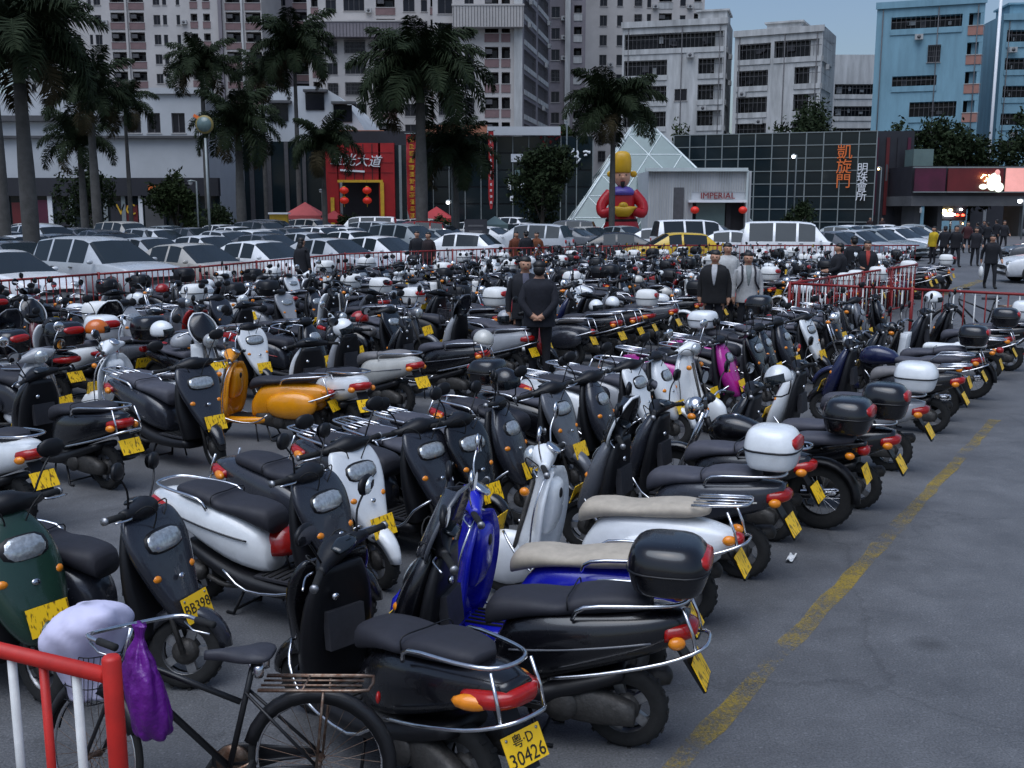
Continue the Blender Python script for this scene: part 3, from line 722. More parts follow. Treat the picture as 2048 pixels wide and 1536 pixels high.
b1 = tail_at('city', 1062, 1500, 135, "black scooter with red and amber tail lamp, yellow plate reading 30426, beside the black bicycle", seat='seatblack', steer=25, skip=("front_plate", "rear_carrier"), sc=.92, keep_rails=True)
set_plate(b1, "number_plate", ["粤·D", "30426"], [.062, .085])
bike('sport', anchored(1340, 1115, -.80, 1.0, 164, .94), 164, "glossy black scooter with black top box and grey windscreen cowl beside the blue retro scooter", seat='seatblack', box='black', steer=18, bar='black', scale=.94, skip=NC, screen=('charcoal', 'grey'), keep_rails=True)
bike('retro', anchored(955, 1000, .32, 1.0, 160, .93), 160, "blue retro scooter with beige seat and chrome handlebar", front='blue', side='blue', seat='beige', steer=20, scale=.93, skip=NC)
bike('retro', anchored(1100, 915, .32, 1.0, 157, .95), 157, "white retro scooter with beige seat and chrome rear rack", front='white', side='white', seat='beige', steer=12, scale=.95)
tail_at('sport', 1597, 1050, 152, "grey-seated scooter with white-rimmed windscreen and a white top box with a red stripe", front='grey', side='charcoal', seat='seatgrey', box='white', steer=15, skip=NC, screen=('black', 'white'))
tail_at('sport', 1645, 985, 151, "black scooter with plain grey seat and chrome rear bar, next to the white boxed scooter", seat='seatgrey', side='black', front='charcoal', skip=NC)
tail_at('motorcycle', 1742, 963, 151, "black motorcycle with a black top box and wide grey seat", front='black', side='black', seat='seatgrey', box='black', skip=NC + ("front_plate",))
tail_at('sport', 1812, 928, 151, "black scooter with black top box and red reflector band, its plate hanging low", front='black', side='black', box='black', seat='seatgrey', skip=NC)
tail_at('sport', 1868, 862, 150, "pale scooter carrying a large plain white top box", front='white', side='silver', box='white', seat='seatgrey', skip=NC, boxrefl=False)
tail_at('sport', 1938, 797, 150, "dark scooter with light grey seat and a bent chrome rear rack", front='navy', side='black', seat='seatlight')
tail_at('motorcycle', 1945, 775, 150, "dark motorcycle with black seat between the racked scooter and the low black box", front='navy', side='black', seat='seatgrey', skip=("front_plate",))
tail_at('sport', 1975, 752, 150, "black scooter with low black top box and amber plate", front='black', side='black', box='black', seat='seatgrey', skip=NC)
tail_at('cub', 2008, 738, 150, "black motorcycle with white leg shields and white seat cover", front='black', side='black', seat='white', shield='white')
tail_at('sport', 2035, 705, 150, "black scooter with small black top box by the red railing", front='charcoal', side='black', box='black', seat='seatgrey', skip=NC)
tail_at('sport', 2075, 690, 150, "black scooter with a square white box by the red railing", front='black', side='black', box='white', seat='seatgrey', skip=NC, boxrefl=False)

l0 = nose_at('sport', 100, 1236, -34, "dark green scooter with clear headlamp and yellow plate behind the red and white railing", front='green', side='green', seat='seatblack', fender='green', steer=0, sc=1.0)
l1 = nose_at('city', 395, 1212, -19, "dusty grey scooter with square headlamp and front plate behind the purple bag", front='charcoal', side='charcoal', seat='seatblack', steer=22, fender='charcoal')
set_plate(l1, "front_plate", ["BB398"], [.085])
bike('city', anchored(332, 988, -.9, .70, -28), -28, "scooter with white side panel and black seat beside the dusty grey scooter", stripe='black', front='charcoal', side='white', seat='seatblack', steer=15, scale=.94, skip=NC + ("front_plate",))
nose_at('city', 768, 1052, -34, "scooter with plain white front cover, clear headlamp and bright yellow front plate", front='white', side='charcoal', seat='seatblack', steer=-12, fender='white', skip=NC)
nose_at('city', 905, 1003, -36, "slate grey scooter with yellow front plate beside the white-fronted scooter", front='charcoal', side='charcoal', seat='seatblack', steer=-10)
nose_at('city', 985, 985, -38, "black scooter with very wide faceted headlamp facing the blue retro scooter", front='black', side='black', seat='seatgrey', steer=10)
rl = random.Random(11)
LROW = [('sport', 'charcoal', 'charcoal', None, "slate grey scooter with small square headlamp facing the white retro scooter"),
        ('city', 'grey', 'charcoal', None, "mid grey scooter with clear headlamp, nose to nose with the white retro scooter"),
        ('sport', 'charcoal', 'black', 'black', "charcoal scooter with black top box in the row facing the boxed scooters"),
        ('city', 'white', 'white', None, "white-nosed scooter with square-edged front cover in the row facing the boxed scooters"),
        ('sport', 'white', 'silver', None, "white scooter with silver sides in the row facing the boxed scooters"),
        ('retro', 'white', 'white', None, "white round-nosed scooter in the row facing the black top boxes"),
        ('sport', 'magenta', 'magenta', None, "magenta scooter with black seat"),
        ('city', 'black', 'black', None, "plain black scooter beside the magenta scooter"),
        ('sport', 'black', 'magenta', None, "black-nosed scooter with pink side panels"),
        ('sport', 'charcoal', 'grey', 'white', "grey scooter with white top box beside the pink-panelled scooter"),
        ('city', 'white', 'black', None, "white-fronted scooter with black sides near the railing corner"),
        ('motorcycle', 'black', 'black', None, "black motorcycle with round chrome headlamp near the railing corner"),
        ('sport', 'black', 'black', 'black', "black scooter with black top box in front of the red railing corner"),
        ('cub', 'charcoal', 'black', None, "charcoal motorcycle with white leg shields in front of the railing corner"),
        ('sport', 'grey', 'black', None, "grey scooter parked against the red railing corner"),
        ('sport', 'black', 'charcoal', None, "black scooter with charcoal sides parked against the red railing")]
for i, (k, f, s, bx, lab) in enumerate(LROW):
    p = UV(6.75 + i * .78 + rl.uniform(-.05, .05), 4.85 + rl.uniform(-.08, .1))
    bike(k, p, -33 + rl.uniform(-4, 4), lab, front=f, side=s, seat=rl.choice(['seatblack', 'seatgrey', 'seatgrey']), steer=rl.choice([-20, 0, 15, 30]), scale=.94, box=bx,
         fender=rl.choice(['black', f]), skip=NC if bx else rl.choice([(), NC]))
# row backing onto the aisle
MROW = [(268, 893, 'sport', 'black', 'black', None, 148, "black scooter with chrome luggage rack, its yellow plate towards the aisle", 'seatblack'),
        (95, 960, 'sport', 'black', 'white', None, 150, "white-tailed scooter with wire rack and reflective plate behind the railing", 'seatblack'),
        (90, 800, 'sport', 'purple', 'purple', None, 146, "dark purple scooter beside the black racked scooter", 'seatblack'),
        (380, 812, 'retro', 'white', 'white', None, 146, "white retro scooter with tall white leg shield and small red badge", 'seatgrey'),
        (738, 812, 'sport', 'white', 'white', None, 128, "scooter with off-white tail panel, red lamp strip and dark seat", 'seatblack'),
        (850, 765, 'sport', 'silver', 'offwhite', None, 142, "weathered off-white scooter with pale seat next to the man in black", 'seatlight'),
        (985, 738, 'sport', 'black', 'black', None, 154, "long black scooter with chrome side rail next to the man in black", 'seatgrey')]
for px, py, k, f, s, bx, h, lab, st in MROW:
    tail_at(k, px, py, h, lab, front=f, side=s, seat=st, box=bx, steer=random.choice([0, 15, 25]), skip=NC if k == 'sport' else (), sc=.96)
bike('retro', anchored(468, 712, .32, 1.0, 166, .90), 166, "bright yellow-orange retro scooter with dark seat", front='yellow', side='yellow', seat='seatblack', steer=15, scale=.90, skip=NC)
bike('city', anchored(425, 897, .62, .213, -36, 1.0), -36, "grey scooter with alloy front wheel poking into the aisle beside the yellow scooter", front='charcoal', side='charcoal', seat='seatgrey', fender='black', steer=-18, scale=1.0)
nose_at('city', 530, 735, -38, "white-nosed scooter with orange plate behind the yellow scooter", front='white', side='silver')
nose_at('sport', 65, 660, -30, "white-fronted scooter with orange plate at the end of the second row", front='white', side='white')

# ------------------------------------------------------------------ the packed rows behind, by row
taken = [o.matrix_basis.translation.copy() for o in COL.objects if o.parent is None and o.name.startswith("motor")]
rr = random.Random(23)
ROWS = [(8.55, 150, 11.6, 33, "in the row backing onto the aisle"), (10.3, -31, 2.5, 35, "in the second row beyond the aisle"),
        (12.3, 149, 2.0, 36, "in the third row beyond the aisle"), (13.95, -32, 2.5, 37, "in the fourth row beyond the aisle"),
        (15.9, 150, 4.0, 38, "in the fifth row beyond the aisle"), (17.6, -30, 6.5, 38, "in the row along the far red railing"),
        (6.75, 150, 21.5, 33, "in the short row beyond the railing corner")]
PAL = ['black'] * 7 + ['charcoal'] * 5 + ['grey'] * 4 + ['silver'] * 4 + ['white'] * 7 + ['red'] + ['maroon', 'navy', 'offwhite', 'silver', 'black', 'black']
NAMES = dict(black='black', charcoal='charcoal', grey='grey', silver='silver', white='white', red='red', maroon='maroon', navy='navy blue', offwhite='cream', blue='bright blue', orange='orange')
n_auto = 0; AUTO = []
for v, h, u0, u1, where in ROWS:
    u = u0
    while u < u1:
        u += rr.uniform(.66, .92)
        if rr.random() < .05: u += .7; continue
        p = UV(u, v + rr.uniform(-.15, .15))
        if p.y > 36.8 or p.y < 4: continue
        q = PR((p.x, p.y, .8))
        if q[0] < -120 or q[0] > 2120: continue
        if any((p - t).length < .62 for t in taken): continue
        if (p.xy - Vector((.4, 14.6))).length < 1.0: continue
        kind = rr.choices(['sport', 'city', 'retro', 'cub', 'motorcycle'], [4, 4, 1.2, 1.6, 1.6])[0]
        col = rr.choice(PAL); d = p.length; hd = h + rr.uniform(-9, 9)
        if rr.random() < .12: hd += 180
        noun = "scooter" if kind in ('sport', 'retro', 'city') else "motorcycle"
        style = {'sport': ' round-nosed', 'city': ' broad-nosed', 'retro': ' retro', 'cub': ' leg-shield', 'motorcycle': ''}[kind]
        if d < 16.5:
            bx = rr.choice([None, None, 'white', 'black'])
            lab = "%s%s %s%s %s" % (NAMES[col], style, noun, (" with %s top box" % bx) if bx else " with no top box", where)
            bike(kind, p, hd, lab, front=col, side=rr.choice([col, col, 'black', 'charcoal']), seat=rr.choice(['seatblack', 'seatgrey', 'seatgrey', 'seatlight']), steer=rr.choice([-20, 0, 20, 30]),
                 box=bx, detail=1, basket=rr.random() < .14, screen=rr.choice([None] * 7 + [('charcoal', 'grey'), ('black', 'white')]), scale=.96, group="bikes parked " + where, skip=NC, lean=rr.choice([0, 0, 4, -4, 6]))
        else:
            var = rr.randrange(8)
            bx = {2: 'white', 3: 'black'}.get(var % 4)
            lab = "%s%s %s%s %s" % (NAMES[col], style, noun, (" with %s top box" % bx) if bx else " with no top box", where)
            o = link("motor_scooter" if noun == "scooter" else "motorcycle", far_mesh(kind, var), None, C[col])
            o.location = p; o.rotation_euler = (0, 0, math.radians(hd)); o.scale = (rr.uniform(.92, 1.02),) * 3
            tag(o, lab, noun, "bikes parked " + where)
        n_auto += 1; AUTO.append((p.copy(), hd))
print("auto bikes", n_auto)
# ------------------------------------------------------------------ railings
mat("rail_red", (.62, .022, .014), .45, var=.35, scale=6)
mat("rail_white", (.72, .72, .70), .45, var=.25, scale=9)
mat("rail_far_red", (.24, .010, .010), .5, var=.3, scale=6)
def near_railing():
    top = G(222, 1312, 1.1); base = Vector((top.x, top.y, 0))
    lf = G(0, 1300, 1.03); d = Vector((lf.x - top.x, lf.y - top.y, 0)).normalized()
    t = thing("railing", "red and white painted tubular railing in front of the dark green scooter", "railing", base)
    t.rotation_euler = (0, 0, math.atan2(d.y, d.x))
    MB().tube([(0, 0, 0), (0, 0, 1.09), (0, 0, 1.1)], [.030, .030, .024], "rail_red", 14).build("post", t)
    MB().tube([(.028, 0, 1.03), (2.2, 0, 1.03)], .026, "rail_red", 14).build("top_rail", t)
    MB().tube([(.028, 0, .15), (2.2, 0, .15)], .02, "rail_red", 10).build("bottom_rail", t)
    for i in range(14):
        MB().tube([(.155 + .145 * i, 0, .165), (.155 + .145 * i, 0, 1.01)], .015, "rail_white" if i % 2 == 0 else "rail_red", 10).build("bar", t)
near_railing()
RAILM = {}
def rail_panel(p, q, label, group, h=1.1):
    dull = 'cars' in label; L = round((q - p).length, 2); key = (L, h, dull)
    if key not in RAILM:
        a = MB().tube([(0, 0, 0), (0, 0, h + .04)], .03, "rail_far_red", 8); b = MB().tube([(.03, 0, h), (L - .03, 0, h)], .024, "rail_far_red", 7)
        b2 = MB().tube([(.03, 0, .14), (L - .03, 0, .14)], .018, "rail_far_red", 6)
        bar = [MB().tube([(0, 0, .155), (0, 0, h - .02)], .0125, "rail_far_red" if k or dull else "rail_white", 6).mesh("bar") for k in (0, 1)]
        RAILM[key] = (a.mesh("post"), b.mesh("top_rail"), b2.mesh("bottom_rail"), bar)
    m = RAILM[key]; d = q - p
    t = thing("railing", label, "railing", p, math.atan2(d.y, d.x), group)
    link("post", m[0], t); link("top_rail", m[1], t); link("bottom_rail", m[2], t)
    n = int(L / .16)
    for i in range(1, n):
        o = link("bar", m[3][i % 2], t); o.location = (L * i / n, 0, 0)
def rail_line(pts, step, label, group):
    for a, b in zip(pts[:-1], pts[1:]):
        n = max(1, round((b - a).length / step))
        for i in range(n): rail_panel(a + (b - a) * (i / n), a + (b - a) * ((i + 1) / n), label, group)
def GZ(px, py, z): v = G(px, py, z); v.z = 0; return v
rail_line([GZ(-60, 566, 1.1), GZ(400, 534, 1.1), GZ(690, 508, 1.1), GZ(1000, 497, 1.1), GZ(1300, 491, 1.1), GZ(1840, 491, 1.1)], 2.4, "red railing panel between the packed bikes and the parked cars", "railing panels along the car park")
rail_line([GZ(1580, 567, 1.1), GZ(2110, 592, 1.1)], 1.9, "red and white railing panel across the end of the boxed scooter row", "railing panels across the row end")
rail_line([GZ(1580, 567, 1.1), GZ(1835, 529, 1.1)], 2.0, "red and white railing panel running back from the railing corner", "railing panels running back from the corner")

# ------------------------------------------------------------------ people
CLOTH = {}
def cloth(col):
    if col not in CLOTH: CLOTH[col] = mat("cloth_%d" % len(CLOTH), col, .9, var=.3, scale=10, bump=.5, bscale=25).name
    return CLOTH[col]
def person(label, loc, face, top=(.012, .013, .02), legs=(.014, .014, .02), H=1.68, arms='down', stride=0.0, bulk=1.0, hairlong=False, group=None, shoes=(.01, .01, .01), bag=None, sit=False, shirt=None, pack=False):
    k = H / 1.7; bm = bmesh.new(); lay = bm.verts.layers.skin.verify(); V = {}; seg = []
    def jn(n, co, r, par=None, cat='top'):
        v = bm.verts.new(Vector(co) * k); v[lay].radius = (r * k, r * k); V[n] = v
        if par is None: v[lay].use_root = True
        else: bm.edges.new((V[par], v)); seg.append((V[par].co.copy(), v.co.copy(), cat))
    b = bulk
    jn('pel', (0, 0, .93), .140 * b, None); jn('waist', (0, 0, 1.08), .135 * b, 'pel'); jn('chest', (0.01, 0, 1.28), .150 * b, 'waist'); jn('sh', (0, 0, 1.41), .105 * b, 'chest')
    jn('neck', (.005, 0, 1.475), .052, 'sh', 'skin'); jn('jaw', (.03, 0, 1.545), .068, 'neck', 'skin'); jn('face', (.03, 0, 1.60), .084, 'jaw', 'skin'); jn('crown', (.015, 0, 1.655), .078, 'face', 'skin')
    jn('nose', (.118, 0, 1.585), .012, 'face', 'skin')
    for s, n in ((1, 'L'), (-1, 'R')):
        jn('ear' + n, (.02, s * .087, 1.595), .014, 'face', 'skin')
        jn('s' + n, (0, s * .175, 1.385), .074 * b, 'sh')
        if arms == 'behind': el, wr, hd = (-.12, s * .25, 1.14), (-.20, s * .09, .96), (-.21, s * .02, .93)
        elif arms == 'front': el, wr, hd = (.04, s * .23, 1.14), (.24, s * .16, 1.06), (.31, s * .14, 1.06)
        elif arms == 'swing': el, wr, hd = (-.05 + .09 * s, s * .24, 1.14), (.02 + .18 * s, s * .25, .93), (.05 + .21 * s, s * .25, .86)
        else: el, wr, hd = (-.02, s * .245, 1.13), (.02, s * .255, .90), (.03, s * .25, .83)
        jn('e' + n, el, .056 * b, 's' + n); jn('w' + n, wr, .042 * b, 'e' + n); jn('h' + n, hd, .036, 'w' + n, 'skin')
        hv = Vector(hd); dr = (hv - Vector(wr)).normalized(); sd_ = Vector((1, 0, 0)) if abs(dr.x) < .8 else Vector((0, 1, 0))
        for q, (off, ln) in enumerate(((-.024, .065), (-.008, .078), (.009, .074), (.025, .06))):
            jn('f%s%d' % (n, q), hv + sd_ * off + dr * ln + Vector((.008, -s * .012, 0)), .0085, 'h' + n, 'skin')
        jn('t' + n, hv + sd_ * .042 + dr * .02, .0095, 'h' + n, 'skin')
        st = stride * s
        jn('hip' + n, (0, s * .09, .86), .105 * b, 'pel', 'legs'); jn('k' + n, (.03 + st * .5, s * .10, .49 + abs(st) * .02), .068, 'hip' + n, 'legs')
        jn('a' + n, (-.02 + st, s * .10, .10 + (.05 if st < -.02 else 0)), .05, 'k' + n, 'legs'); jn('foot' + n, (.04 + st, s * .105, .045), .045, 'a' + n, 'shoe'); jn('toe' + n, (.16 + st, s * .115, .035), .034, 'foot' + n, 'shoe')
    me = bpy.data.meshes.new("body"); bm.to_mesh(me); bm.free()
    ob = bpy.data.objects.new("tmp", me); COL.objects.link(ob)
    ob.modifiers.new("s", 'SKIN'); sb = ob.modifiers.new("b", 'SUBSURF'); sb.levels = 2
    dg = bpy.context.evaluated_depsgraph_get(); em = bpy.data.meshes.new_from_object(ob.evaluated_get(dg))
    bpy.data.objects.remove(ob); bpy.data.meshes.remove(me)
    em.materials.clear()
    cats = ['top', 'legs', 'skin', 'shoe']
    for m in (cloth(top), cloth(legs), "skin", cloth(shoes)): em.materials.append(MATS[m])
    zmin = min(v.co.z for v in em.vertices)
    for v in em.vertices: v.co.z -= zmin
    for p in em.polygons:
        c = p.center + Vector((0, 0, zmin)); best = 9; bc = 'top'
        for a, q, cat in seg:
            ab = q - a; t = max(0, min(1, (c - a).dot(ab) / max(ab.length_squared, 1e-9))); d = (c - a - ab * t).length
            if cat == 'legs' and c.z > .86 * k: d += .05
            if cat == 'top' and a.z < 1.0 and c.z < .84 * k and abs(c.y) < .17 * k: d += .04
            if d < best: best = d; bc = cat
        p.material_index = cats.index(bc); p.use_smooth = True
    r = thing("person", label, "person", (loc[0], loc[1], 0), math.radians(face), group)
    link("body", em, r)
    hz = 1.655 * k - zmin
    jk = MB(); jk.loftz([(.80, -.005, .150 * b, .205 * b), (.84, -.005, .155 * b, .205 * b), (1.05, 0, .150 * b, .190 * b), (1.25, .005, .165 * b, .205 * b), (1.37, 0, .150 * b, .205 * b), (1.43, 0, .105 * b, .150 * b), (1.475, 0, .078, .085)], cloth(top), 18, 3, 2.5)
    jk.xf(Matrix.Translation((0, 0, -zmin)) @ Matrix.Scale(k, 4)); jk = jk.build("jacket", r)
    if shirt:
        q = MB(); q.loftz([(1.12, .135 * b, .012, .012), (1.25, .150 * b, .016, .035), (1.36, .135 * b, .016, .05), (1.44, .095, .016, .05), (1.48, .075, .014, .045)], cloth(shirt), 10, 3); q.xf(Matrix.Translation((.016, 0, -zmin)) @ Matrix.Scale(k, 4)); q.build("shirt_front", r)
    if pack:
        q = MB()
        for s in (1, -1): q.tube([(-.12, s * .11, 1.42), (.06, s * .11, 1.46), (.165 * b, s * .12, 1.36), (.18 * b, s * .12, 1.2), (.10, s * .20, 1.05)], .018, cloth((.02, .02, .03)), 6, 3)
        q.loftz([(.98, -.22, .06, .13), (1.1, -.23, .09, .15), (1.35, -.22, .08, .14), (1.43, -.2, .04, .1)], cloth((.02, .02, .03)), 12, 3); q.xf(Matrix.Translation((0, 0, -zmin)) @ Matrix.Scale(k, 4)); q.build("backpack", r)
    hr = MB(); hr.ell((-.012 * k, 0, hz + .005 * k), (.094 * k, .092 * k, .072 * k), "hair", 14, 8); hr.ell((-.045 * k, 0, hz - .06 * k), (.068 * k, .085 * k, .085 * k), "hair", 12, 8)
    if hairlong: hr.ell((-.07 * k, 0, hz - .16 * k), (.05 * k, .085 * k, .14 * k), "hair", 12, 8)
    hr.build("hair", r)
    ey = MB()
    for s in (1, -1): ey.ell((.108 * k, s * .032 * k, hz - .045 * k), (.009, .015, .009), "ink", 8, 5)
    ey.ell((.102 * k, 0, hz - .115 * k), (.008, .026, .006), "rail_far_red", 8, 5); ey.build("face_features", r)
    if sit is False and bag:
        bg = MB(); bg.ell((.06, -.30, .52), (.11, .07, .18), bag, 12, 8); bg.tube([(.03, -.27, .80), (.05, -.29, .69)], .008, bag, 5); o = bg.build("carrier_bag"); o.matrix_world = Matrix.Translation((loc[0], loc[1], 0)) @ Matrix.Rotation(math.radians(face), 4, 'Z')
        tag(o, "white plastic carrier bag held by the walking woman", "bag")
    return r
K = (.010, .011, .016); DK = (.016, .016, .022)
def who(px, py, **k):
    p = G(px, py); return p
person("man in black jacket seen from behind, hands clasped at his back", G(1078, 762), 82, top=(.008, .009, .016), legs=(.006, .006, .010), H=1.72, arms='behind', bulk=1.12)
person("man in dark clothes facing the man with clasped hands", G(1050, 742), -86, top=K, legs=K, H=1.74, shirt=(.10, .10, .14))
person("man in open black jacket over pale shirt standing in the aisle", G(1425, 695), -105, top=(.007, .007, .009), legs=K, H=1.72, bulk=1.12, arms='down', shirt=(.5,.5,.52))
person("young person in white and grey jacket with dark backpack straps", G(1490, 690), -95, top=(.48, .48, .48), legs=K, H=1.68, pack=True, shirt=(.25, .28, .28))
person("man in white jacket behind the man in the open black jacket", G(1450, 655), -90, top=(.50, .50, .49), legs=DK, H=1.74)
person("man in black leaning over scooters by the railing", G(1672, 632), 170, top=K, legs=DK, H=1.66, arms='front', bulk=1.1)
person("man in black jacket with bright shirt front by the railing", G(1728, 622), -100, top=K, legs=DK, H=1.68, arms='front', shirt=(.4, .05, .04))
person("person in black standing behind the two men by the railing", G(1702, 605), 90, top=K, legs=DK, H=1.72)
person("woman in black with long hair among bikes by the silver car", G(607, 600), 60, top=K, legs=DK, H=1.66, hairlong=True)
person("person in black beside the dark notice board", G(835, 560), -80, top=K, legs=DK, H=1.66)
person("person in black with red scarf near the palm trunk", G(858, 566), -120, top=(.02, .012, .014), legs=DK, H=1.66)
person("person in rust brown coat left of a trio by the railing", G(1032, 556), -70, top=(.13, .035, .015), legs=DK, H=1.62)
person("dark-coated person in the middle of a trio by the railing", G(1052, 558), 100, top=K, legs=DK, H=1.66)
person("person in orange-brown coat right of a trio by the railing", G(1073, 555), -110, top=(.16, .05, .018), legs=DK, H=1.6)
person("walking woman in long dark coat carrying a white bag", G(1978, 577), -95, top=K, legs=K, H=1.64, arms='swing', stride=.16, hairlong=True, bag="white_plain")
person("person in yellow jacket by the end of the railing", G(1864, 528), -150, top=(.55, .38, .015), legs=DK, H=1.62)
person("dark-clothed walker beside the yellow jacket", G(1886, 530), 80, top=K, legs=DK, H=1.66, arms='swing', stride=.14)
person("walker in black jacket and trousers striding down the lane", G(1908, 534), -85, top=(.008, .008, .012), legs=K, H=1.7, arms='swing', stride=.18)
person("slim walker in dark coat between lane and white car", G(1948, 532), -100, top=DK, legs=K, H=1.62, arms='swing', stride=.14)
for i, (px, py) in enumerate(((1932, 506), (1952, 500), (1972, 503), (1990, 496), (2005, 500), (1918, 498), (1965, 492))):
    person("dark-clothed pedestrian in the crowd before the overpass", G(px, py), random.choice([-90, 90, -70, 100]), top=random.choice([K, DK, (.06, .015, .018), (.02, .025, .06), (.09, .09, .09)]), legs=K, H=random.uniform(1.58, 1.74), arms='swing', stride=.15, group="pedestrians before the overpass")
for px, py, lb in ((1738, 478, "dark-haired"), (1762, 480, "dark-coated")):
    person("%s passer-by behind the white cars at the glass front" % lb, G(px, py), -90, top=(.03, .015, .015), legs=K, H=1.66)

# ------------------------------------------------------------------ helmets
def helmet(label, loc, col, rz=0.0, tilt=0.0, full=False):
    t = thing("helmet", label, "helmet", loc, rz); t.rotation_euler = (tilt, 0, rz)
    b = MB(); rg = []
    for i in range(9):
        a = -.35 + (PI / 2 + .35) * i / 8; c = max(.02, math.cos(a))
        rg.append([(.142 * c * math.cos(2 * PI * j / 18), .122 * c * math.sin(2 * PI * j / 18), .06 + .125 * math.sin(a)) for j in range(18)])
    b.rings(rg, "paint"); b.build("shell", t, col)
    v = MB(); v.rings([[(x * math.cos(q), .126 * math.sin(q), z) for q in [-.9 + 1.8 * i / 8 for i in range(9)]] for x, z in ((.147, .02), (.155, .06), (.14, .10))], "dark_glass", closed=False, caps=False); v.build("visor", t)
    s = MB(); s.tube([(0, .11, .02), (.03, .07, -.09), (.03, -.07, -.09), (0, -.11, .02)], .007, "black_plastic", 5, 2); s.build("strap", t)
    return t
helmet("red helmet resting in the footwell of the white-sided scooter", G(566, 1112, .36) + Vector((0, 0, .02)), C['red'], .4)
helmet("white helmet with amber badge hung on a black scooter's handlebar", G(1560, 770, .92), C['white'], -2.2, .3)
helmet("glossy black helmet hung on a scooter near the man in black", G(1012, 775, .92), C['black'], -.8, .25)
helmet("white open helmet on the white retro scooter's handlebar", G(325, 672, 1.0), C['white'], -.3, .1)
helmet("orange helmet on a scooter in the second row", G(195, 668, .95), C['orange'], .3)
helmet("black and white helmet over the railing corner", G(1866, 605, 1.0), C['white'], -.6, .1)
helmet("white helmet hung on a scooter near the black scooters in the second row", G(690, 665, .98), C['white'], -.9, .4)
helmet("cream helmet standing on a seat beyond the yellow scooter", G(965, 690, .9), C['offwhite'], 1.9, .2)

rh = random.Random(31)
for p_, hd_ in rh.sample([a for a in AUTO if a[0].length < 24], 16):
    cn = rh.choice(['white', 'white', 'red', 'black', 'silver', 'offwhite']); h_ = math.radians(hd_)
    o = helmet("%s helmet lying on a bike seat in the packed rows" % NAMES[cn], Vector((p_.x - .12 * math.cos(h_), p_.y - .12 * math.sin(h_), .76)), C[cn], rh.uniform(0, 6), .08); o["group"] = "helmets left on bike seats"
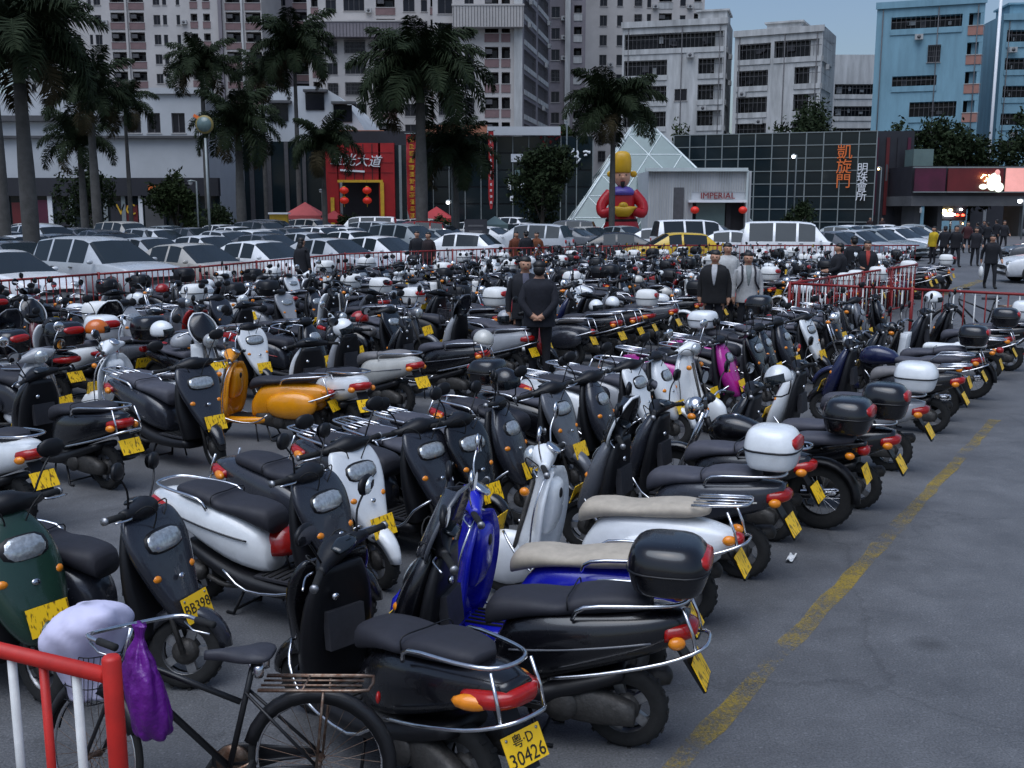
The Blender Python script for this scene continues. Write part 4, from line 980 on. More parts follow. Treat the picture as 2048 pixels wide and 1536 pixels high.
# ------------------------------------------------------------------ bicycles
mat("bike_black", (.012, .012, .014), .35, var=.3, scale=20)
mat("rusty_steel", (.30, .24, .19), .4, .8, var=.6, scale=30, col2=(.12, .045, .02))
def bicycle(label, loc, hdg, sc=1.0, steer=0.0, basket=True):
    t = thing("bicycle", label, "bicycle", (loc[0], loc[1], 0), math.radians(hdg)); t.scale = (sc,) * 3
    R = .33; p = Vector((.44, 0, .8)); ax = Vector((-.36, 0, 1)).normalized()
    SM = Matrix.Translation(p) @ Matrix.Rotation(math.radians(steer), 4, ax) @ Matrix.Translation(-p)
    def part(n, mb, st=False, par=None):
        o = mb.build(n, par or t)
        if st and par is None: o.matrix_basis = SM
        return o
    for nm, x, st in (("front_wheel", .60, True), ("rear_wheel", -.50, False)):
        b = MB(); b.tube([(x + R * math.cos(2 * PI * i / 40), 0, R + R * math.sin(2 * PI * i / 40)) for i in range(40)], .018, "rubber", 8, closed=True); w = part(nm, b, st)
        b = MB(); b.tube([(x + (R - .025) * math.cos(2 * PI * i / 40), 0, R + (R - .025) * math.sin(2 * PI * i / 40)) for i in range(40)], .011, "chrome", 6, closed=True)
        b.lathe([(.008, -.05), (.02, -.035), (.012, 0), (.02, .035), (.008, .05)], (x, 0, R), (0, 1, 0), "rusty_steel", 10); part("rim", b, st, w)
        for j in range(28):
            a = 2 * PI * j / 28; c = a + .6 * (1 if j % 2 else -1); b = MB() if j == 0 else b
            b.tube([(x + (R - .03) * math.cos(a), 0, R + (R - .03) * math.sin(a)), (x + .02 * math.cos(c), .03 * (1 if j % 4 < 2 else -1), R + .02 * math.sin(c))], .0015, "rusty_steel", 4, caps=False)
        part("spokes", b, st, w)
        part("mudguard", fender_mb(R + .03, math.radians(10 if x > 0 else 15), math.radians(150 if x > 0 else 200), .032, "bike_black", x, R, 14, .9), st)
    b = MB(); b.tube([(.42, 0, .82), (.40, 0, .74), (-.06, 0, .28)], .017, "bike_black", 9); b.tube([(.43, 0, .84), (-.13, 0, .62)], .015, "bike_black", 9); b.tube([(-.20, 0, .82), (-.06, 0, .28)], .015, "bike_black", 9)
    for s in (1, -1): b.tube([(-.06, s * .03, .28), (-.50, s * .055, R)], .009, "bike_black", 7); b.tube([(-.16, s * .02, .68), (-.50, s * .055, R)], .008, "bike_black", 7)
    part("frame", b)
    b = MB()
    for s in (1, -1): b.tube([(.44, s * .03, .70), (.52, s * .05, .5), (.60, s * .05, R)], .010, "bike_black", 7, 2)
    b.tube([(.42, 0, .82), (.38, 0, .98)], .012, "chrome", 8); part("fork", b, True)
    b = MB(); b.tube([(.22, -.28, .99), (.34, -.27, 1.0), (.40, -.12, .99), (.40, .12, .99), (.34, .27, 1.0), (.22, .28, .99)], .011, "chrome", 8, 3); part("handlebar", b, True)
    for s in (1, -1):
        part("grip", MB().tube([(.25, s * .279, .992), (.13, s * .282, .985)], .017, "rubber", 9), True)
        part("brake_lever", MB().tube([(.32, s * .27, .975), (.26, s * .27, .94), (.15, s * .275, .94)], .006, "chrome", 5), True)
    b = MB(); b.loftx([(.03, .83, .875, .02), (-.05, .83, .885, .03), (-.15, .83, .89, .07), (-.22, .84, .90, .095), (-.28, .85, .89, .085), (-.30, .86, .88, .05)], "seat_black", 14, 3, 2.6); sa = part("saddle", b)
    b = MB()
    for s in (1, -1): b.lathe([(.022, 0), (.024, .03), (.022, .06)], (-.24, s * .05, .775), (0, 0, 1), "chrome", 10)
    b.tube([(-.20, 0, .76), (-.18, 0, .84)], .012, "chrome", 8); part("saddle_springs", b, False, sa)
    b = MB()
    for y in (-.07, -.025, .025, .07): b.tube([(-.24, y, .72), (-.72, y, .73)], .006, "rusty_steel", 6)
    b.tube([(-.24, -.08, .72), (-.70, -.08, .73), (-.76, -.05, .73), (-.76, .05, .73), (-.70, .08, .73), (-.24, .08, .72)], .008, "rusty_steel", 6, 2)
    b.tube([(-.45, -.08, .725), (-.45, .08, .725)], .006, "rusty_steel", 5)
    for s in (1, -1): b.tube([(-.55, s * .08, .73), (-.50, s * .065, R)], .007, "rusty_steel", 6)
    part("rear_rack", b)
    b = MB(); b.lathe([(.02, -.01), (.085, -.008), (.085, .008), (.02, .01)], (-.06, -.06, .28), (0, 1, 0), "rusty_steel", 20); b.tube([(-.06, -.08, .28), (.09, -.09, .20)], .009, "rusty_steel", 6); b.tube([(.09, -.085, .20), (.09, -.19, .20)], .016, "rubber", 6); part("crankset", b); b = MB().tube([(-.06, .0, .28), (-.06, .08, .28), (-.2, .09, .36)], .009, "rusty_steel", 6); b.tube([(-.2, .085, .36), (-.2, .19, .36)], .014, "rubber", 6); part("left_crank", b)
    part("chain_guard", MB().loftx([(.05, .24, .30, .006, -.075), (-.06, .20, .37, .007, -.075), (-.3, .28, .36, .006, -.075), (-.48, .31, .36, .005, -.075)], "bike_black", 10, 3, 3))
    part("rear_reflector", MB().ell((-.79, 0, .66), (.012, .03, .03), "red_lens", 10, 6))
    if basket:
        b = MB()
        for z, w, l in ((.60, .11, .09), (.68, .125, .105), (.76, .14, .12), (.84, .155, .135)):
            b.tube([(.62 + l * sgp(math.cos(2 * PI * i / 24), 4), w * sgp(math.sin(2 * PI * i / 24), 4), z) for i in range(24)], .0028, "bike_black", 4, closed=True)
        for i in range(24):
            c, s = sgp(math.cos(2 * PI * i / 24), 4), sgp(math.sin(2 * PI * i / 24), 4); b.tube([(.62 + .09 * c, .11 * s, .60), (.62 + .135 * c, .155 * s, .84)], .002, "bike_black", 4, caps=False)
        for i in range(6): b.tube([(.62 + .09, -.1 + .04 * i, .60), (.62 - .09, -.1 + .04 * i, .60)], .002, "bike_black", 4, caps=False)
        part("basket", b, True)
    return t, SM
sp = G(485, 1305, .87 * .85); bh = math.radians(177); bs = .85
bl = (sp.x + .15 * bs * math.cos(bh), sp.y + .15 * bs * math.sin(bh))
bic, BSM = bicycle("black bicycle with rusty rear rack and wire basket beside the black scooter", bl, 177, bs, -30)
bicycle("bicycle with thin tyres leaning by the railing behind the boxed scooters", GZ(1960, 690, 0), 170, 1.0, 10, False)
mat("white_bag", (.62, .60, .78), .55, var=.12, scale=5, bump=.4, bscale=9)
mat("purple_bag", (.15, .010, .26), .32, var=.35, scale=9, bump=1.0, bscale=28)
def lumpy(secs, m, seed, amp=.02, n=36, k=6, p=2.3):
    b = MB().loftz(secs, m, n, k, p); r = random.Random(seed); ph = [(r.choice((1, 2, 3, 4, 5, 7)), r.uniform(-16, 16), r.uniform(0, 6), r.uniform(.4, 1)) for _ in range(9)]
    out = []; h = secs[-1][0]
    for x, y, z in b.v:
        a = math.atan2(y, x); rad = math.hypot(x, y); d = sum(w * math.sin(f * a + g_ * z + q) for f, g_, q, w in ph) / 4 * amp * min(1, rad / .06)
        crease = -.35 * amp * abs(math.sin(a * 4 + 9 * z + math.sin(z * 20))) ** 6
        out.append((x + math.cos(a) * (d + crease) + .03 * math.sin(z / h * 2.5), y + math.sin(a) * (d + crease), z))
    b.v = out; return b
BW = Matrix.Translation((bl[0], bl[1], 0)) @ Matrix.Rotation(bh, 4, 'Z') @ Matrix.Scale(bs, 4) @ BSM
c = BW @ Vector((.62, 0, .605)); o = lumpy([(0, 0, .06, .075), (.10, 0, .085, .10), (.19, 0, .12, .14), (.26, -.01, .15, .17), (.32, -.03, .15, .165), (.37, -.05, .12, .12), (.395, -.06, .06, .06)], "white_bag", 3, .034).build("plastic_bag"); o.location = c; o.rotation_euler = (.06, .1, bh - .4)
tag(o, "bulging white plastic bag sitting in the bicycle basket", "bag")
c = BW @ Vector((.22, -.02, .50)); o = lumpy([(0, 0, .03, .045), (.03, 0, .065, .085), (.14, 0, .075, .10), (.26, 0, .065, .09), (.36, 0, .035, .05), (.42, 0, .014, .022), (.47, 0, .022, .035)], "purple_bag", 9, .030, 44, 8).build("shopping_bag"); o.location = c; o.rotation_euler = (0, 0, bh + .9)
tag(o, "purple plastic shopping bag hanging from the bicycle handlebar", "bag")

def litter(label, px, py, m, w, h, seed):
    r = random.Random(seed); b = MB(); n = 5; vs = [(w * (i / n - .5), h * (j / n - .5), .012 + r.uniform(0, .02)) for j in range(n + 1) for i in range(n + 1)]
    b.add(vs, [(j * 6 + i, j * 6 + i + 1, j * 6 + i + 7, j * 6 + i + 6) for j in range(n) for i in range(n)], m, False); o = b.build("paper_scrap"); o.location = G(px, py); o.rotation_euler = (0, 0, r.uniform(0, 3)); tag(o, label, "litter")
litter("crumpled white paper scrap on the ground behind the black scooter's plate", 1118, 1412, "white_plain", .12, .09, 1)
litter("pale strip of litter on the ground behind the white retro scooter", 1582, 1120, "white_plain", .05, .16, 2)
# ------------------------------------------------------------------ cars
mat("car_glass", (.020, .028, .034), .06, spec=.28, var=.1, scale=2)
mat("car_trim", (.012, .012, .013), .5)
CARD = {
 'sedan': dict(W=.86, low=.22, st=[(2.22, .50, .56), (2.16, .66, .68), (1.95, .76, .79), (1.5, .84, .87), (1.0, .90, .93), (.22, .93, 1.385), (.0, .935, 1.42), (-.28, .94, 1.435), (-.36, .94, 1.435), (-.85, .95, 1.40), (-1.05, .955, 1.36), (-1.68, .97, 1.03), (-1.9, .97, 1.01), (-2.15, .93, .98), (-2.22, .62, .66)], screen=(4, 5), rear=(10, 11), sides=[(5, 7), (8, 10)]),
 'suv': dict(W=.90, low=.28, st=[(2.25, .58, .64), (2.18, .80, .83), (1.95, .92, .95), (1.5, .99, 1.02), (1.05, 1.03, 1.06), (.30, 1.05, 1.60), (.05, 1.055, 1.67), (-.35, 1.06, 1.70), (-.43, 1.06, 1.70), (-1.2, 1.07, 1.69), (-1.28, 1.07, 1.69), (-1.9, 1.08, 1.62), (-2.12, 1.08, 1.10), (-2.2, .7, .74)], screen=(4, 5), rear=(11, 12), sides=[(5, 7), (8, 9), (10, 11)]),
 'van': dict(W=.80, low=.26, st=[(1.92, .55, .62), (1.88, .85, .9), (1.7, .98, 1.02), (1.5, 1.05, 1.10), (.98, 1.08, 1.74), (.8, 1.08, 1.82), (.32, 1.08, 1.87), (.22, 1.08, 1.87), (-.6, 1.08, 1.88), (-.7, 1.08, 1.88), (-1.65, 1.08, 1.86), (-1.82, 1.08, 1.82), (-1.95, 1.08, 1.12), (-1.97, .6, .64)], screen=(3, 4), rear=(11, 12), sides=[(4, 6), (7, 8), (9, 10)]),
 'hatch': dict(W=.83, low=.22, st=[(1.95, .5, .56), (1.9, .68, .71), (1.7, .80, .83), (1.35, .88, .91), (.95, .93, .96), (.2, .95, 1.42), (-.05, .955, 1.46), (-.3, .96, 1.47), (-.38, .96, 1.47), (-1.1, .97, 1.44), (-1.3, .97, 1.41), (-1.75, .97, 1.02), (-1.9, .95, .98), (-1.95, .6, .64)], screen=(4, 5), rear=(10, 11), sides=[(5, 7), (8, 10)]),
}
CARM = {}
def car_meshes(kind):
    if kind in CARM: return CARM[kind]
    D = CARD[kind]; W = D['W']; secs = []
    n = len(D['st'])
    for i, (x, zb, zt) in enumerate(D['st']):
        e = min(1.0, .80 + .2 * min(i, n - 1 - i) / 2.0); w = W * e; lo = D['low'] + (.12 if i in (0, n - 1) else 0); wr = w * .95 - (zt - zb) * .36
        secs.append([(x, 0, lo), (x, w * .86, lo), (x, w * .985, lo + .10), (x, w, min(.62, zb - .08)), (x, w * .965, zb), (x, max(wr, .3 * w), zt - .045 * min(1, (zt - zb) * 4)), (x, max(wr, .3 * w) * .84, zt), (x, 0, zt + .022)])
    P = {'body': MB()}
    def quad(key, m, a, b, c_, d, smooth=True):
        if key not in P: P[key] = MB()
        P[key].add([a, b, c_, d], [(0, 1, 2, 3)], m, smooth)
    nk = 8
    # body skin as one smooth surface, windows cut out of it
    V = []; F = []
    for s in secs: V += s
    for s in secs: V += [(x, -y, z) for x, y, z in s]
    off = n * nk; glass = {}
    for i in range(n - 1):
        for k in range(nk - 1):
            key = None
            if k >= 5 and (i, i + 1) == D['screen']: key = 'windscreen'
            if k >= 5 and (i, i + 1) == D['rear']: key = 'rear_window'
            if k == 4:
                for q, (a, b) in enumerate(D['sides']):
                    if a <= i < b: key = 'side_window%d' % q
            f1 = (i * nk + k, i * nk + k + 1, (i + 1) * nk + k + 1, (i + 1) * nk + k); f2 = tuple(off + j for j in f1)[::-1]
            if key is None: F += [f1, f2]
            else:
                for sfx, f in (("L", f1), ("R", f2)):
                    kk = key + (sfx if 'side' in key else ""); glass.setdefault(kk, []).append(f)
    F.append(tuple(range(nk)) + tuple(off + j for j in range(nk - 2, 0, -1)))
    b0 = (n - 1) * nk; F.append((tuple(b0 + j for j in range(nk)) + tuple(off + b0 + j for j in range(nk - 2, 0, -1)))[::-1])
    body = MB().add(V, F, "paint")
    out = [("body", body.mesh("body"))]
    for kk, fl in glass.items():
        idx = sorted({j for f in fl for j in f}); mp = {j: q for q, j in enumerate(idx)}
        g_ = MB().add([V[j] for j in idx], [tuple(mp[j] for j in f) for f in fl], "car_glass", False)
        out.append((kk.rstrip("LR0123456789"), g_.mesh("window")))
    fx = D['st'][0][0]; rx = D['st'][-1][0]; zb = D['st'][3][1]
    wx = (fx - .78, rx + .82 if kind != 'van' else rx + .72); rw = .30 if kind != 'suv' else .345
    for x in wx:
        for s in (1, -1):
            ar = MB().lathe([(rw + .06, 0), (rw + .06, .004), (.02, .006)], (x, s * (W - .005), rw + .02), (0, s, 0), "car_trim", 22); out.append(("wheel_arch", ar.mesh("wheel_arch")))
            w = MB().lathe([(rw * .6, -.16), (rw, -.14), (rw, .01), (rw * .93, .03), (rw * .68, .03)], (x, s * (W - .005), rw), (0, s, 0), "rubber", 22, caps=False)
            w.lathe([(rw * .68, .028), (rw * .62, .0), (rw * .2, .015), (.02, .02)], (x, s * (W - .005), rw), (0, s, 0), "alloy", 22)
            for j in range(6):
                a = 2 * PI * j / 6; w.box((x + rw * .4 * math.cos(a), s * (W + .012), rw + rw * .4 * math.sin(a)), (rw * .42, .012, .045), "alloy", rot=(0, -a, 0))
            out.append(("wheel", w.mesh("wheel")))
    for s in (1, -1):
        out.append(("headlight", MB().ell((fx - .13, s * W * .60, zb - .18), (.13, .17, .075), "lens", 12, 7, rot=(0, 0, -s * .35), p=2.5).mesh("headlight")))
        out.append(("tail_light", MB().ell((rx + .05, s * W * .66, zb - .08), (.06, .13, .10), "red_lens", 12, 7, p=2.6).mesh("tail_light")))
        sc_ = D['st'][D['screen'][0]]
        out.append(("wing_mirror", MB().ell((sc_[0] - .30, s * (W + .09), sc_[1] + .07), (.05, .09, .055), "paint", 10, 6, p=2.5).mesh("wing_mirror")))
        for xd in ((D['st'][D['sides'][0][1]][0] + .12), (D['st'][D['sides'][1][1]][0] + .2)):
            out.append(("door_handle", MB().box((xd, s * (W + .002), zb - .05), (.15, .02, .025), "car_trim").mesh("door_handle")))
    out.append(("grille", MB().box((fx - .01, 0, zb - .30), (.06, W * .9, .09), "car_trim").mesh("grille")))
    out.append(("bumper", MB().loftx([(fx - .10, D['low'] + .04, D['low'] + .16, W * .8), (fx + .02, D['low'] + .05, D['low'] + .15, W * .62)], "car_trim", 10, 2, 3).mesh("bumper")))
    CARM[kind] = out; return out
def car(kind, px, Y, hdg, col, label, X=None):
    x = X if X is not None else (px - CXP) / FPX * Y * 1.0
    t = thing("parked_car" if kind != 'van' else "parked_van", label, "van" if kind == 'van' else "car", (x, Y, 0), math.radians(hdg))
    for nm, me in car_meshes(kind): link(nm, me, t, col)
    return t
def rowcar(kind, px, v, hdg, col, label):
    t = (px - CXP) / FPX; Y = v / (.544 - .839 * t); return car(kind, px, Y, hdg, col, label)
SIL, WHT, DGR, BLK, CHM, GRN = (.46, .48, .50), (.76, .77, .78), (.10, .105, .115), (.012, .012, .014), (.42, .40, .36), (.25, .28, .29)
rowcar('sedan', 10, 24.4, -33, WHT, "white saloon car half behind the thick palm trunk")
rowcar('suv', 215, 24.2, -33, SIL, "silver estate car with roof rails beside the thick palm trunk")
rowcar('sedan', 395, 24.2, -33, CHM, "champagne saloon car next to the silver estate")
rowcar('sedan', 535, 24.2, -33, WHT, "white saloon car behind the railing, next to the champagne saloon")
rowcar('sedan', 672, 24.3, -33, SIL, "pale silver saloon car behind the woman in black")
rowcar('sedan', 770, 24.4, -33, WHT, "white saloon car left of the leaning palm")
rowcar('hatch', 910, 24.6, 160, WHT, "white hatchback behind the dark notice board")
rowcar('suv', 1050, 26.0, 160, SIL, "silver people carrier behind the trio by the railing")
rowcar('sedan', 40, 30.5, -33, DGR, "dark grey saloon car behind the white saloon at the palm")
rowcar('sedan', 310, 30.2, -33, SIL, "silver saloon car in the second car row behind the estate")
rowcar('sedan', 425, 30.4, -33, WHT, "white saloon car in the second car row")
rowcar('sedan', 545, 30.4, -33, DGR, "dark saloon car with pale windscreen in the second car row")
rowcar('sedan', 630, 30.6, -33, SIL, "silver grey saloon car in the second car row")
rowcar('sedan', 715, 30.8, -33, WHT, "white saloon car in the second car row below the white van")
rowcar('sedan', 960, 32.5, 150, WHT, "white saloon car by the short palm")
rowcar('suv', 1120, 31.0, 170, DGR, "dark grey people carrier behind the silver people carrier")
rowcar('sedan', 130, 37, -33, DGR, "dark saloon car in the shade before the mall posters")
rowcar('sedan', 250, 36.5, -33, BLK, "black saloon car before the mall posters")
rowcar('sedan', 440, 37, 147, SIL, "grey saloon car with red tail lamp by the lamp post")
rowcar('sedan', 330, 41, -33, WHT, "white saloon car deep in the car park by the mall entrance")
rowcar('sedan', 590, 38, -33, DGR, "grey saloon car below the yellow kiosk")
rowcar('hatch', 655, 37, -33, WHT, "white hatchback before the red canopy")
rowcar('van', 735, 43, 178, WHT, "white minibus in front of the red shopfront")
rowcar('suv', 820, 36, 178, (.25, .012, .012), "dark red car with barred windows by the large palm trunk")
car('sedan', 1215, 44, 176, BLK, "black saloon car below the inflatable figure")
car('hatch', 1338, 41.5, 184, (.62, .40, .02), "yellow taxi behind the far railing")
car('van', 1385, 49, 8, WHT, "white van with open window band behind the yellow taxi")
car('sedan', 1290, 52, 170, WHT, "white saloon car between the black saloon and the white van")
car('sedan', 1470, 47, -10, WHT, "white saloon car between two white vans")
car('van', 1575, 43.5, -14, WHT, "white microvan with three dark side windows behind the far railing")
for i, (px, Y, col, nm) in enumerate(((1672, 45, DGR, "dark grey saloon next to the white microvan"), (1712, 47.5, SIL, "silver saloon second from the white microvan"), (1752, 50, GRN, "grey-green saloon third from the white microvan"), (1788, 53, WHT, "white saloon fourth from the white microvan"), (1815, 57, SIL, "silver saloon at the end of the row before the dark shops"))):
    car('sedan', px, Y, -52, col, nm)
car('sedan', 1700, 60, -50, WHT, "white saloon car further back under the vertical orange sign")
car('sedan', 0, 34.6, 172, WHT, "white saloon car parked at the lane edge by the walking woman", X=18.6)
car('sedan', 0, 45, 172, DGR, "dark saloon car beyond the white saloon at the lane edge", X=23.6)

# more of the packed car park, further back
rc_ = random.Random(5); COLN = [("white", WHT), ("silver", SIL), ("white", WHT), ("grey", DGR), ("champagne", CHM), ("pale green-grey", GRN)]
for v, pxs, row in ((30.4, (185, 830, 885), "second car row"), (36.6, (-20, 60, 500, 545, 710, 770, 890, 1010, 1060), "third car row"), (42.5, (20, 110, 200, 280, 400, 480, 545, 610, 670, 800, 870, 950, 1040), "fourth car row"), (48, (60, 160, 260, 350, 450, 560, 640), "rear car row")):
    for px in pxs:
        nm, cc = rc_.choice(COLN); kd = rc_.choices(['sedan', 'hatch', 'suv'], [6, 2, 2])[0]
        o = rowcar(kd, px + rc_.uniform(-6, 6), v, -33 + rc_.uniform(-3, 3) + (180 if rc_.random() < .25 else 0), cc, "%s %s parked in the %s of the car park" % (nm, {'sedan': 'saloon car', 'hatch': 'hatchback', 'suv': 'estate car'}[kd], row)); o["group"] = "cars in the " + row
for px, Y in ((1655, 58), (1740, 60), (1775, 62), (1805, 64), (1835, 62), (1560, 56), (1500, 58), (1430, 60), (1250, 58), (1180, 56), (1120, 54)):
    nm, cc = rc_.choice(COLN); o = car('sedan', px, Y, rc_.choice([-50, -30, 150]), cc, "%s saloon car parked before the glass buildings" % nm); o["group"] = "cars before the glass buildings"
# ------------------------------------------------------------------ buildings
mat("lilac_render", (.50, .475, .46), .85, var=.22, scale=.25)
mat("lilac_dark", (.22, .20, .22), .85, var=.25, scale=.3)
mat("pink_parapet", (.22, .14, .14), .8, var=.3, scale=.6)
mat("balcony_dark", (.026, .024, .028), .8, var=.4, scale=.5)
mat("dirty_white", (.56, .565, .56), .85, var=.5, scale=.9, stretch=(1, 1, .16))
mat("mall_white", (.50, .52, .54), .7, var=.2, scale=.25)
mat("sky_blue_render", (.21, .38, .47), .85, var=.3, scale=.8, stretch=(1, 1, .2))
mat("salmon_render", (.40, .20, .16), .85, var=.3, scale=.5)
mat("window_frame", (.09, .085, .09), .5, var=.3, scale=3)
mat("window_glass", (.014, .015, .022), .15, spec=.25, var=.5, scale=.4)
mat("grille_metal", (.10, .098, .105), .6, .2, var=.3, scale=3)
mat("shop_dark", (.022, .022, .030), .5, var=.4, scale=.6)
mat("curtain_glass", (.012, .022, .028), .08, spec=.35, var=.4, scale=.3)
mat("pale_steel", (.62, .68, .67), .4, .2, var=.2, scale=2)
mat("mullion", (.26, .29, .29), .45, .3, var=.2, scale=2)
mat("pale_glass", (.13, .19, .185), .12, spec=.5, var=.25, scale=.6)
mat("shop_red", (.40, .012, .014), .45, var=.3, scale=1.2)
mat("sign_white", (.75, .76, .78), .5)
mat("sign_orange", (.75, .16, .03), .5)
mat("sign_gold", (.70, .42, .03), .5, var=.3, scale=4)
mat("lantern_red", (.60, .02, .012), .5, emit=(1, .06, .02), estr=.06)
mat("lamp_glow", (1, 1, 1), .5, emit=(.9, .95, 1), estr=9)
mat("lamp_warm", (1, .8, .4), .5, emit=(1, .75, .3), estr=6)
mat("lamp_red", (1, .1, .05), .5, emit=(1, .06, .03), estr=5)
mat("lit_pink", (.7, .3, .28), .5, emit=(1, .45, .40), estr=.35, var=.4, scale=1)
mat("lit_white", (.8, .85, .7), .5, emit=(.85, 1, .8), estr=.8)
mat("maroon_panel", (.10, .008, .035), .5, var=.5, scale=.5)
mat("red_panel", (.14, .010, .012), .5, var=.5, scale=.5)
mat("concrete_dark", (.10, .10, .105), .85, var=.4, scale=.5)
mat("roof_terracotta", (.42, .17, .10), .8, var=.3, scale=.5)

def facade_mb(W, H, holes, m, D=12.0):
    b = MB(); xs = sorted({0.0, W} | {round(h[i], 3) for h in holes for i in (0, 1)}); zs = sorted({0.0, H} | {round(h[i], 3) for h in holes for i in (2, 3)})
    xi = {x: i for i, x in enumerate(xs)}; zi = {z: i for i, z in enumerate(zs)}; dead = set()
    for h in holes:
        for i in range(xi[round(h[0], 3)], xi[round(h[1], 3)]):
            for j in range(zi[round(h[2], 3)], zi[round(h[3], 3)]): dead.add((i, j))
    vs = [(x, 0, z) for z in zs for x in xs]; n = len(xs)
    fs = [(j * n + i, j * n + i + 1, (j + 1) * n + i + 1, (j + 1) * n + i) for j in range(len(zs) - 1) for i in range(n - 1) if (i, j) not in dead]
    b.add(vs, fs, m, False)
    for h in holes:
        x0, x1, z0, z1, d = h[:5]; v = [(x0, 0, z0), (x1, 0, z0), (x1, 0, z1), (x0, 0, z1), (x0, d, z0), (x1, d, z0), (x1, d, z1), (x0, d, z1)]
        b.add(v, [(0, 1, 5, 4), (1, 2, 6, 5), (2, 3, 7, 6), (3, 0, 4, 7)], m, False)
        b.add(v, [(4, 5, 6, 7)], "balcony_dark", False)  # recess backs near black: the shade of the depth is put into their colour
    b.add([(0, 0, 0), (W, 0, 0), (W, D, 0), (0, D, 0), (0, 0, H), (W, 0, H), (W, D, H), (0, D, H)], [(0, 4, 7, 3), (1, 2, 6, 5), (2, 3, 7, 6), (4, 5, 6, 7)], m, False)
    return b
UNIT = {}
def unit(kind, w, h, extra="", d=1.0):
    key = (kind, round(w, 2), round(h, 2), extra, d)
    if key in UNIT: return UNIT[key]
    b = MB()
    if kind in 'wc':
        f = .07
        b.box((w / 2, .10, f / 2), (w, .06, f), "window_frame"); b.box((w / 2, .10, h - f / 2), (w, .06, f), "window_frame")
        for x in ([f / 2, w - f / 2] + ([w / 2] if w > .9 else []) + ([w / 4, 3 * w / 4] if w > 2.4 else [])): b.box((x, .10, h / 2), (f, .06, h - 2 * f), "window_frame")
        b.add([(0, .12, 0), (w, .12, 0), (w, .12, h), (0, .12, h)], [(0, 1, 2, 3)], "window_glass", False)
        b.box((w / 2, -.03, -.04), (w + .15, .14, .06), "lilac_render")
        if kind == 'c':      # burglar-proof cage
            for x in range(int(w / .22) + 1): b.box((min(w - .02, x * .22 + .02), -.45, h / 2), (.035, .035, h + .1), "grille_metal")
            for z in (-.05, h * .33, h * .66, h + .05): b.box((w / 2, -.45, z), (w, .035, .035), "grille_metal"); b.box((.02, -.22, z), (.03, .42, .03), "grille_metal"); b.box((w - .02, -.22, z), (.03, .42, .03), "grille_metal")
            b.box((w / 2, -.22, h + .08), (w, .46, .02), "grille_metal")
    elif kind == 'b':        # recessed balcony
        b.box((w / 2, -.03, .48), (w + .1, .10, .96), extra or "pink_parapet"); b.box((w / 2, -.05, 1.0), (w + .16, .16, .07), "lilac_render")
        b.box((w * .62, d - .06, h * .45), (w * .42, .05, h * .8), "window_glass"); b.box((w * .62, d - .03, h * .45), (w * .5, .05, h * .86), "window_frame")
        if w > 1.5: b.box((w * .25, .3, h * .78), (.9, .35, .55), "grille_metal")
    elif kind == 's':        # long open strip with rail and clutter
        b.box((w / 2, -.05, .30), (w + .06, .12, .60), extra or "dirty_white")
        for i in range(int(w / .5) + 1): b.box((min(w - .03, i * .5 + .03), .02, h / 2 + .28), (.04, .04, h - .60), "grille_metal")
        b.box((w / 2, .02, h * .72), (w, .04, .05), "grille_metal")
        r = random.Random(int(w * 100))
        for i in range(int(w / 1.5)): b.box((r.uniform(.4, w - .4), d * .6, r.uniform(1.0, h - .5)), (r.uniform(.3, .9), .1, r.uniform(.3, .9)), r.choice(["grille_metal", "window_frame", "dirty_white", "window_glass"]))
        b.add([(.02, d - .1, .05), (w - .02, d - .1, .05), (w - .02, d - .1, h - .05), (.02, d - .1, h - .05)], [(0, 1, 2, 3)], "window_glass", False)
    UNIT[key] = b.mesh({'w': "window", 'c': "window", 'b': "balcony", 's': "balcony"}[kind]); return UNIT[key]
AC = MB().box((0, -.28, 0), (.85, .38, .58), "dirty_white"); AC.lathe([(.2, 0), (.2, .02)], (0, -.475, 0), (0, -1, 0), "grille_metal", 12); ACM = AC.mesh("air_conditioner")
def wall_with_units(parent, W, H, z0, fh, nf, cols, m, D, seed, M=None, acp=.25, name="wall"):
    """cols: (x0, x1, zlo, zhi, kind, extra)"""
    r = random.Random(seed); holes = []; units = []
    for f in range(nf):
        zb = z0 + f * fh
        for x0, x1, a, b_, kd, ex, *fl in cols:
            if zb + b_ > H - .05 or (fl and (nf - 1 - f) not in fl[0]): continue
            d = {'w': .25, 'b': 1.1, 's': 1.4}[kd]; holes.append((x0, x1, zb + a, zb + b_, d)); k2 = kd
            if kd == 'w' and r.random() < (.35 if x1 - x0 > 1.1 else .05): k2 = 'c'
            units.append((x0, zb + a, x1 - x0, b_ - a, k2, ex, d))
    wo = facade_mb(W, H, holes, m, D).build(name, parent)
    if M is not None: wo.matrix_basis = M
    for x, z, w, h, k, ex, d in units:
        o = link("window" if k in 'wc' else "balcony", unit(k, w, h, ex, d), wo); o.location = (x, 0, z)
        if k == 's' and w > 2 and r.random() < .6: a = link("air_conditioner", ACM, wo); a.location = (x + r.uniform(.6, w - .6), -.1, z - r.uniform(.3, .5))
        if k == 'w' and r.random() < acp: a = link("air_conditioner", ACM, wo); a.location = (x + w + .6, 0, z + r.uniform(-.1, .4))
    return wo
def bld(name, label, px0, px1, Y, rz=0.0):
    x0 = (px0 - CXP) / FPX * Y; W = (px1 - px0) / FPX * Y / math.cos(math.radians(rz))
    return thing(name, label, "building", (x0, Y, 0), math.radians(rz)), W
def zpx(py, Y): return CAMH + (YHP - py) / FPX * Y   # approximate height of a row of pixels at depth Y
